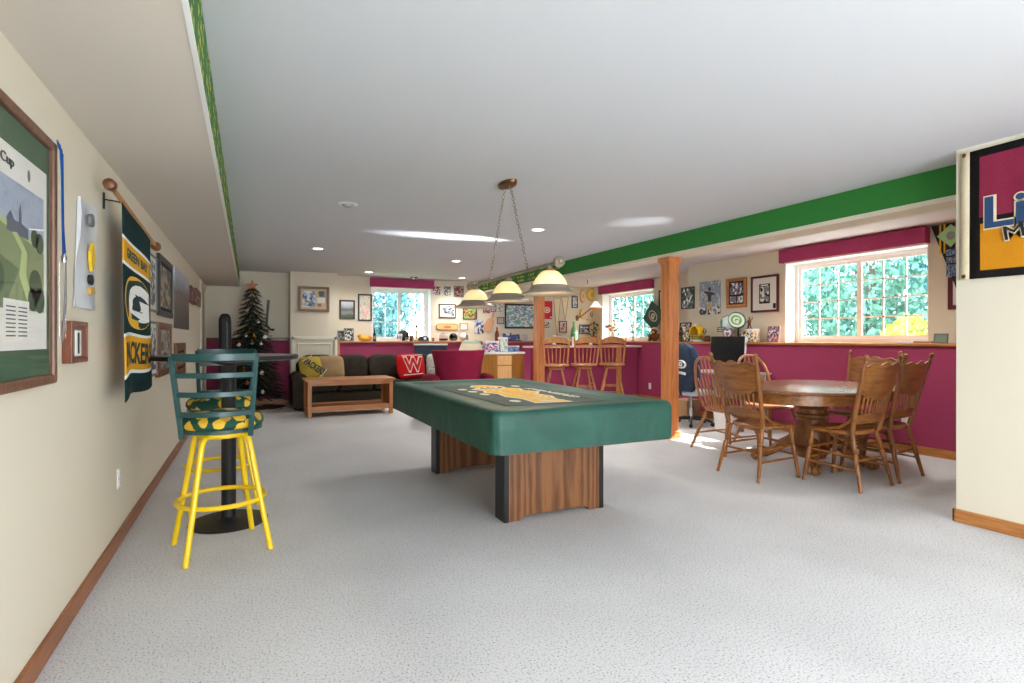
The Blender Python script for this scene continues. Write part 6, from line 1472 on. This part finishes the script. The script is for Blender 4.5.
for k in range(3): a = 2*PI*k/3; mb.bar((0, 0, .07), (.24*math.cos(a), .24*math.sin(a), .012), .024, .024)
mb.build('stand', m_black, rt)
rt = thing('tree_star', 'orange star on the top of the Christmas tree', 'star', (tx, ty, 2.03))
pts = [((.11 if i % 2 == 0 else .045)*math.sin(PI*i/5), .09+(.11 if i % 2 == 0 else .045)*math.cos(PI*i/5)) for i in range(10)]
mb = MB(); mb.prism(pts, -.02, .02); mb.build('star', flat('star_orange', rgb(196, 104, 50), .4), rt, bevel=.004, smooth=0); mb = MB(); mb.lathe([(.014, -.05), (.014, .04), (0, .04)], (0, 0, 0), 10); mb.build('socket', m_gold, rt)
m_ow = flat('ornament_white', rgb(232, 228, 220), .25); m_og = flat('ornament_gold', rgb(206, 140, 60), .25, .5); m_os = flat('ornament_silver', rgb(190, 190, 196), .2, .7); m_or = flat('ornament_red', rgb(150, 60, 56), .3)
ORN = [(248, 311, m_ow, 'white ball ornament high on the tree under the star'), (254, 336, m_og, 'gold ball ornament in the middle of the tree'), (265, 337, m_ow, 'white ball ornament at the outer edge of the tree, facing the stick'), (239, 345, m_ow, 'white ball ornament on the tree beside the tall black case'), (252, 343, m_os, 'silver ball ornament low in the middle, over the pub table edge'), (261, 344, m_os, 'silver ball ornament below the outer white one'), (246, 336, m_os, 'silver ball ornament left of the gold one'),
       (263, 392, m_ow, 'cream ball ornament at the lowest outer branches of the tree'), (244, 370, m_og, 'gold ball ornament low on the tree behind the stool back'), (262, 373, m_ow, 'white ball ornament on a low outer branch under the pub table top'), (247, 383, m_or, 'dull red ball ornament low on the tree'), (258, 322, m_os, 'silver ball ornament on the upper outer branches')]
for px, py, mt, lb in ORN:
    p = at(px, py, 'y', ty-.40*max(.2, (2.1-at(px, py, 'y', ty-.3).z)/1.9))
    rt = thing('tree_ornament', lb, 'ornament', p, 0, 'ball ornaments on the tree')
    mb = MB(); mb.ell((0, 0, 0), (.034, .034, .034), 1, 16, 10); mb.build('ball', mt, rt); mb = MB(); mb.lathe([(.010, .032), (.010, .044), (0, .046)], (0, 0, 0), 8); mb.tube([(0, 0, .044), (.006, 0, .056), (0, .003, .068)], .0015, 4); mb.build('cap', m_gold, rt)
rt = thing('tree_skirt', 'patterned cloth skirt spread round the foot of the Christmas tree', 'tree skirt', (tx+.05, ty-.05, 0))
mb = MB(); mb.loft([[(r_*(1+.06*math.sin(a*7))*math.cos(a), r_*(1+.06*math.sin(a*7))*math.sin(a), max(.002, z+.012*math.sin(a*9))) for a in [2*PI*i/48 for i in range(48)]] for r_, z in ((.46, .004), (.40, .02), (.24, .035), (.10, .03))], 0, True, True); mb.build('cloth', picture('skirt_print', [rgb(96, 70, 54), rgb(60, 44, 36), rgb(140, 120, 90)], 6, 5), rt, smooth=60)
mb = MB(); mb.tube([(.465*(1+.06*math.sin(a*7))*math.cos(a), .465*(1+.06*math.sin(a*7))*math.sin(a), .014) for a in [2*PI*i/48 for i in range(48)]], .010, 6, closed=True); mb.build('hem', flat('skirt_hem', rgb(150, 126, 96), .8), rt)
rt = thing('equipment_case', 'tall rounded black case standing between the cream wall and the tree', 'case', (-.34, 9.75, 0))
mb = MB(); mb.loft([rrect(-.085*q, .085*q, -.07*q, .07*q, .05*q, 5) for q in (1,)] and [[(x*q, y*q, z) for x, y in rrect(-.09, .09, -.075, .075, .06, 5)] for q, z in ((.85, .0), (.95, .02), (1, .06), (1, 1.44), (.95, 1.52), (.75, 1.575), (.4, 1.60))]); mb.build('body', flat('case_black', rgb(18, 19, 22), .55), rt)
mb = MB(); mb.tube([(.03, -.079, .1), (.03, -.079, 1.42), (.02, -.06, 1.53)], .005, 6); mb.build('zip', m_fgrey, rt); mb = MB(); mb.tube([(-.03, -.075, .72), (-.035, -.115, .76), (-.035, -.115, .9), (-.03, -.075, .94)], .010, 8); mb.build('handle', m_black, rt)
# ------------------------------------------------------------------ camera, light
cam = bpy.data.cameras.new('camera'); co = bpy.data.objects.new('camera', cam); COL.objects.link(co)
cam.sensor_width = 36; cam.lens = 36*FPX/1024; cam.shift_y = -2.5/1024; cam.clip_start = .05
co.location = (0, 0, H); co.rotation_euler = (PI/2, 0, -TH); sc.camera = co

el = math.radians(40); hx, hy = -.93, .367
dv = Vector((hx*math.cos(el), hy*math.cos(el), -math.sin(el)))
so = light('sun', 'SUN', (20, -8, 15), SUN, (1, .96, .9), angle=math.radians(.6)); so.rotation_euler = dv.to_track_quat('-Z', 'Y').to_euler()
w = bpy.data.worlds.new('sky'); sc.world = w; w.use_nodes = True
bg = w.node_tree.nodes['Background']; bg.inputs['Color'].default_value = (.80, .92, 1.0, 1); bg.inputs['Strength'].default_value = SKY
# added fill light, unseen behind the camera, and sky portals at the three windows
light('rear_fill', 'AREA', (1.7, YB-.1, 1.25), REAR_FILL, (.97, .985, 1), (PI/2, 0, 0), shape='RECTANGLE', size=3.3, size_y=1.9)
def portal(loc, rot, sx, sy):
    o = light('window_portal', 'AREA', loc, 1, rot=rot, shape='RECTANGLE', size=sx, size_y=sy); o.data.cycles.is_portal = True
portal((XR+.3, sum(W1)/2, 1.7), (PI/2, 0, PI/2), 1.7, 1.05)
portal((XR2+.3, sum(W2)/2, 1.7), (PI/2, 0, PI/2), 1.7, 1.05)
portal((sum(W3)/2, YF+.3, 1.7), (PI/2, 0, PI), 1.2, 1.05)

# added spots imitating sun glints off the dining table and ledge onto the ceiling
def glint_spot(a, c, e, ang):
    a, c = Vector(a), Vector(c); o = light('added_glint_spot', 'SPOT', a, e, (.92, .96, 1), spot_size=math.radians(ang), spot_blend=1, shadow_soft_size=.02)
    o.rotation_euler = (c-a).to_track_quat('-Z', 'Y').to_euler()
glint_spot((6.35, 5.95, 1.36), (2.25, 6.3, 2.44), GL1, 6.5)
glint_spot((4.85, 3.47, .80), (3.75, 4.62, 2.44), GL2, 15)
vs = sc.view_settings
vs.view_transform = 'Standard'; vs.look = 'None'; vs.gamma = 1; vs.use_curve_mapping = False; vs.exposure = EXPO
sc.display_settings.display_device = 'sRGB'
sc.cycles.use_denoising = True; sc.cycles.max_bounces = 8; sc.cycles.diffuse_bounces = 5; sc.cycles.sample_clamp_indirect = 6
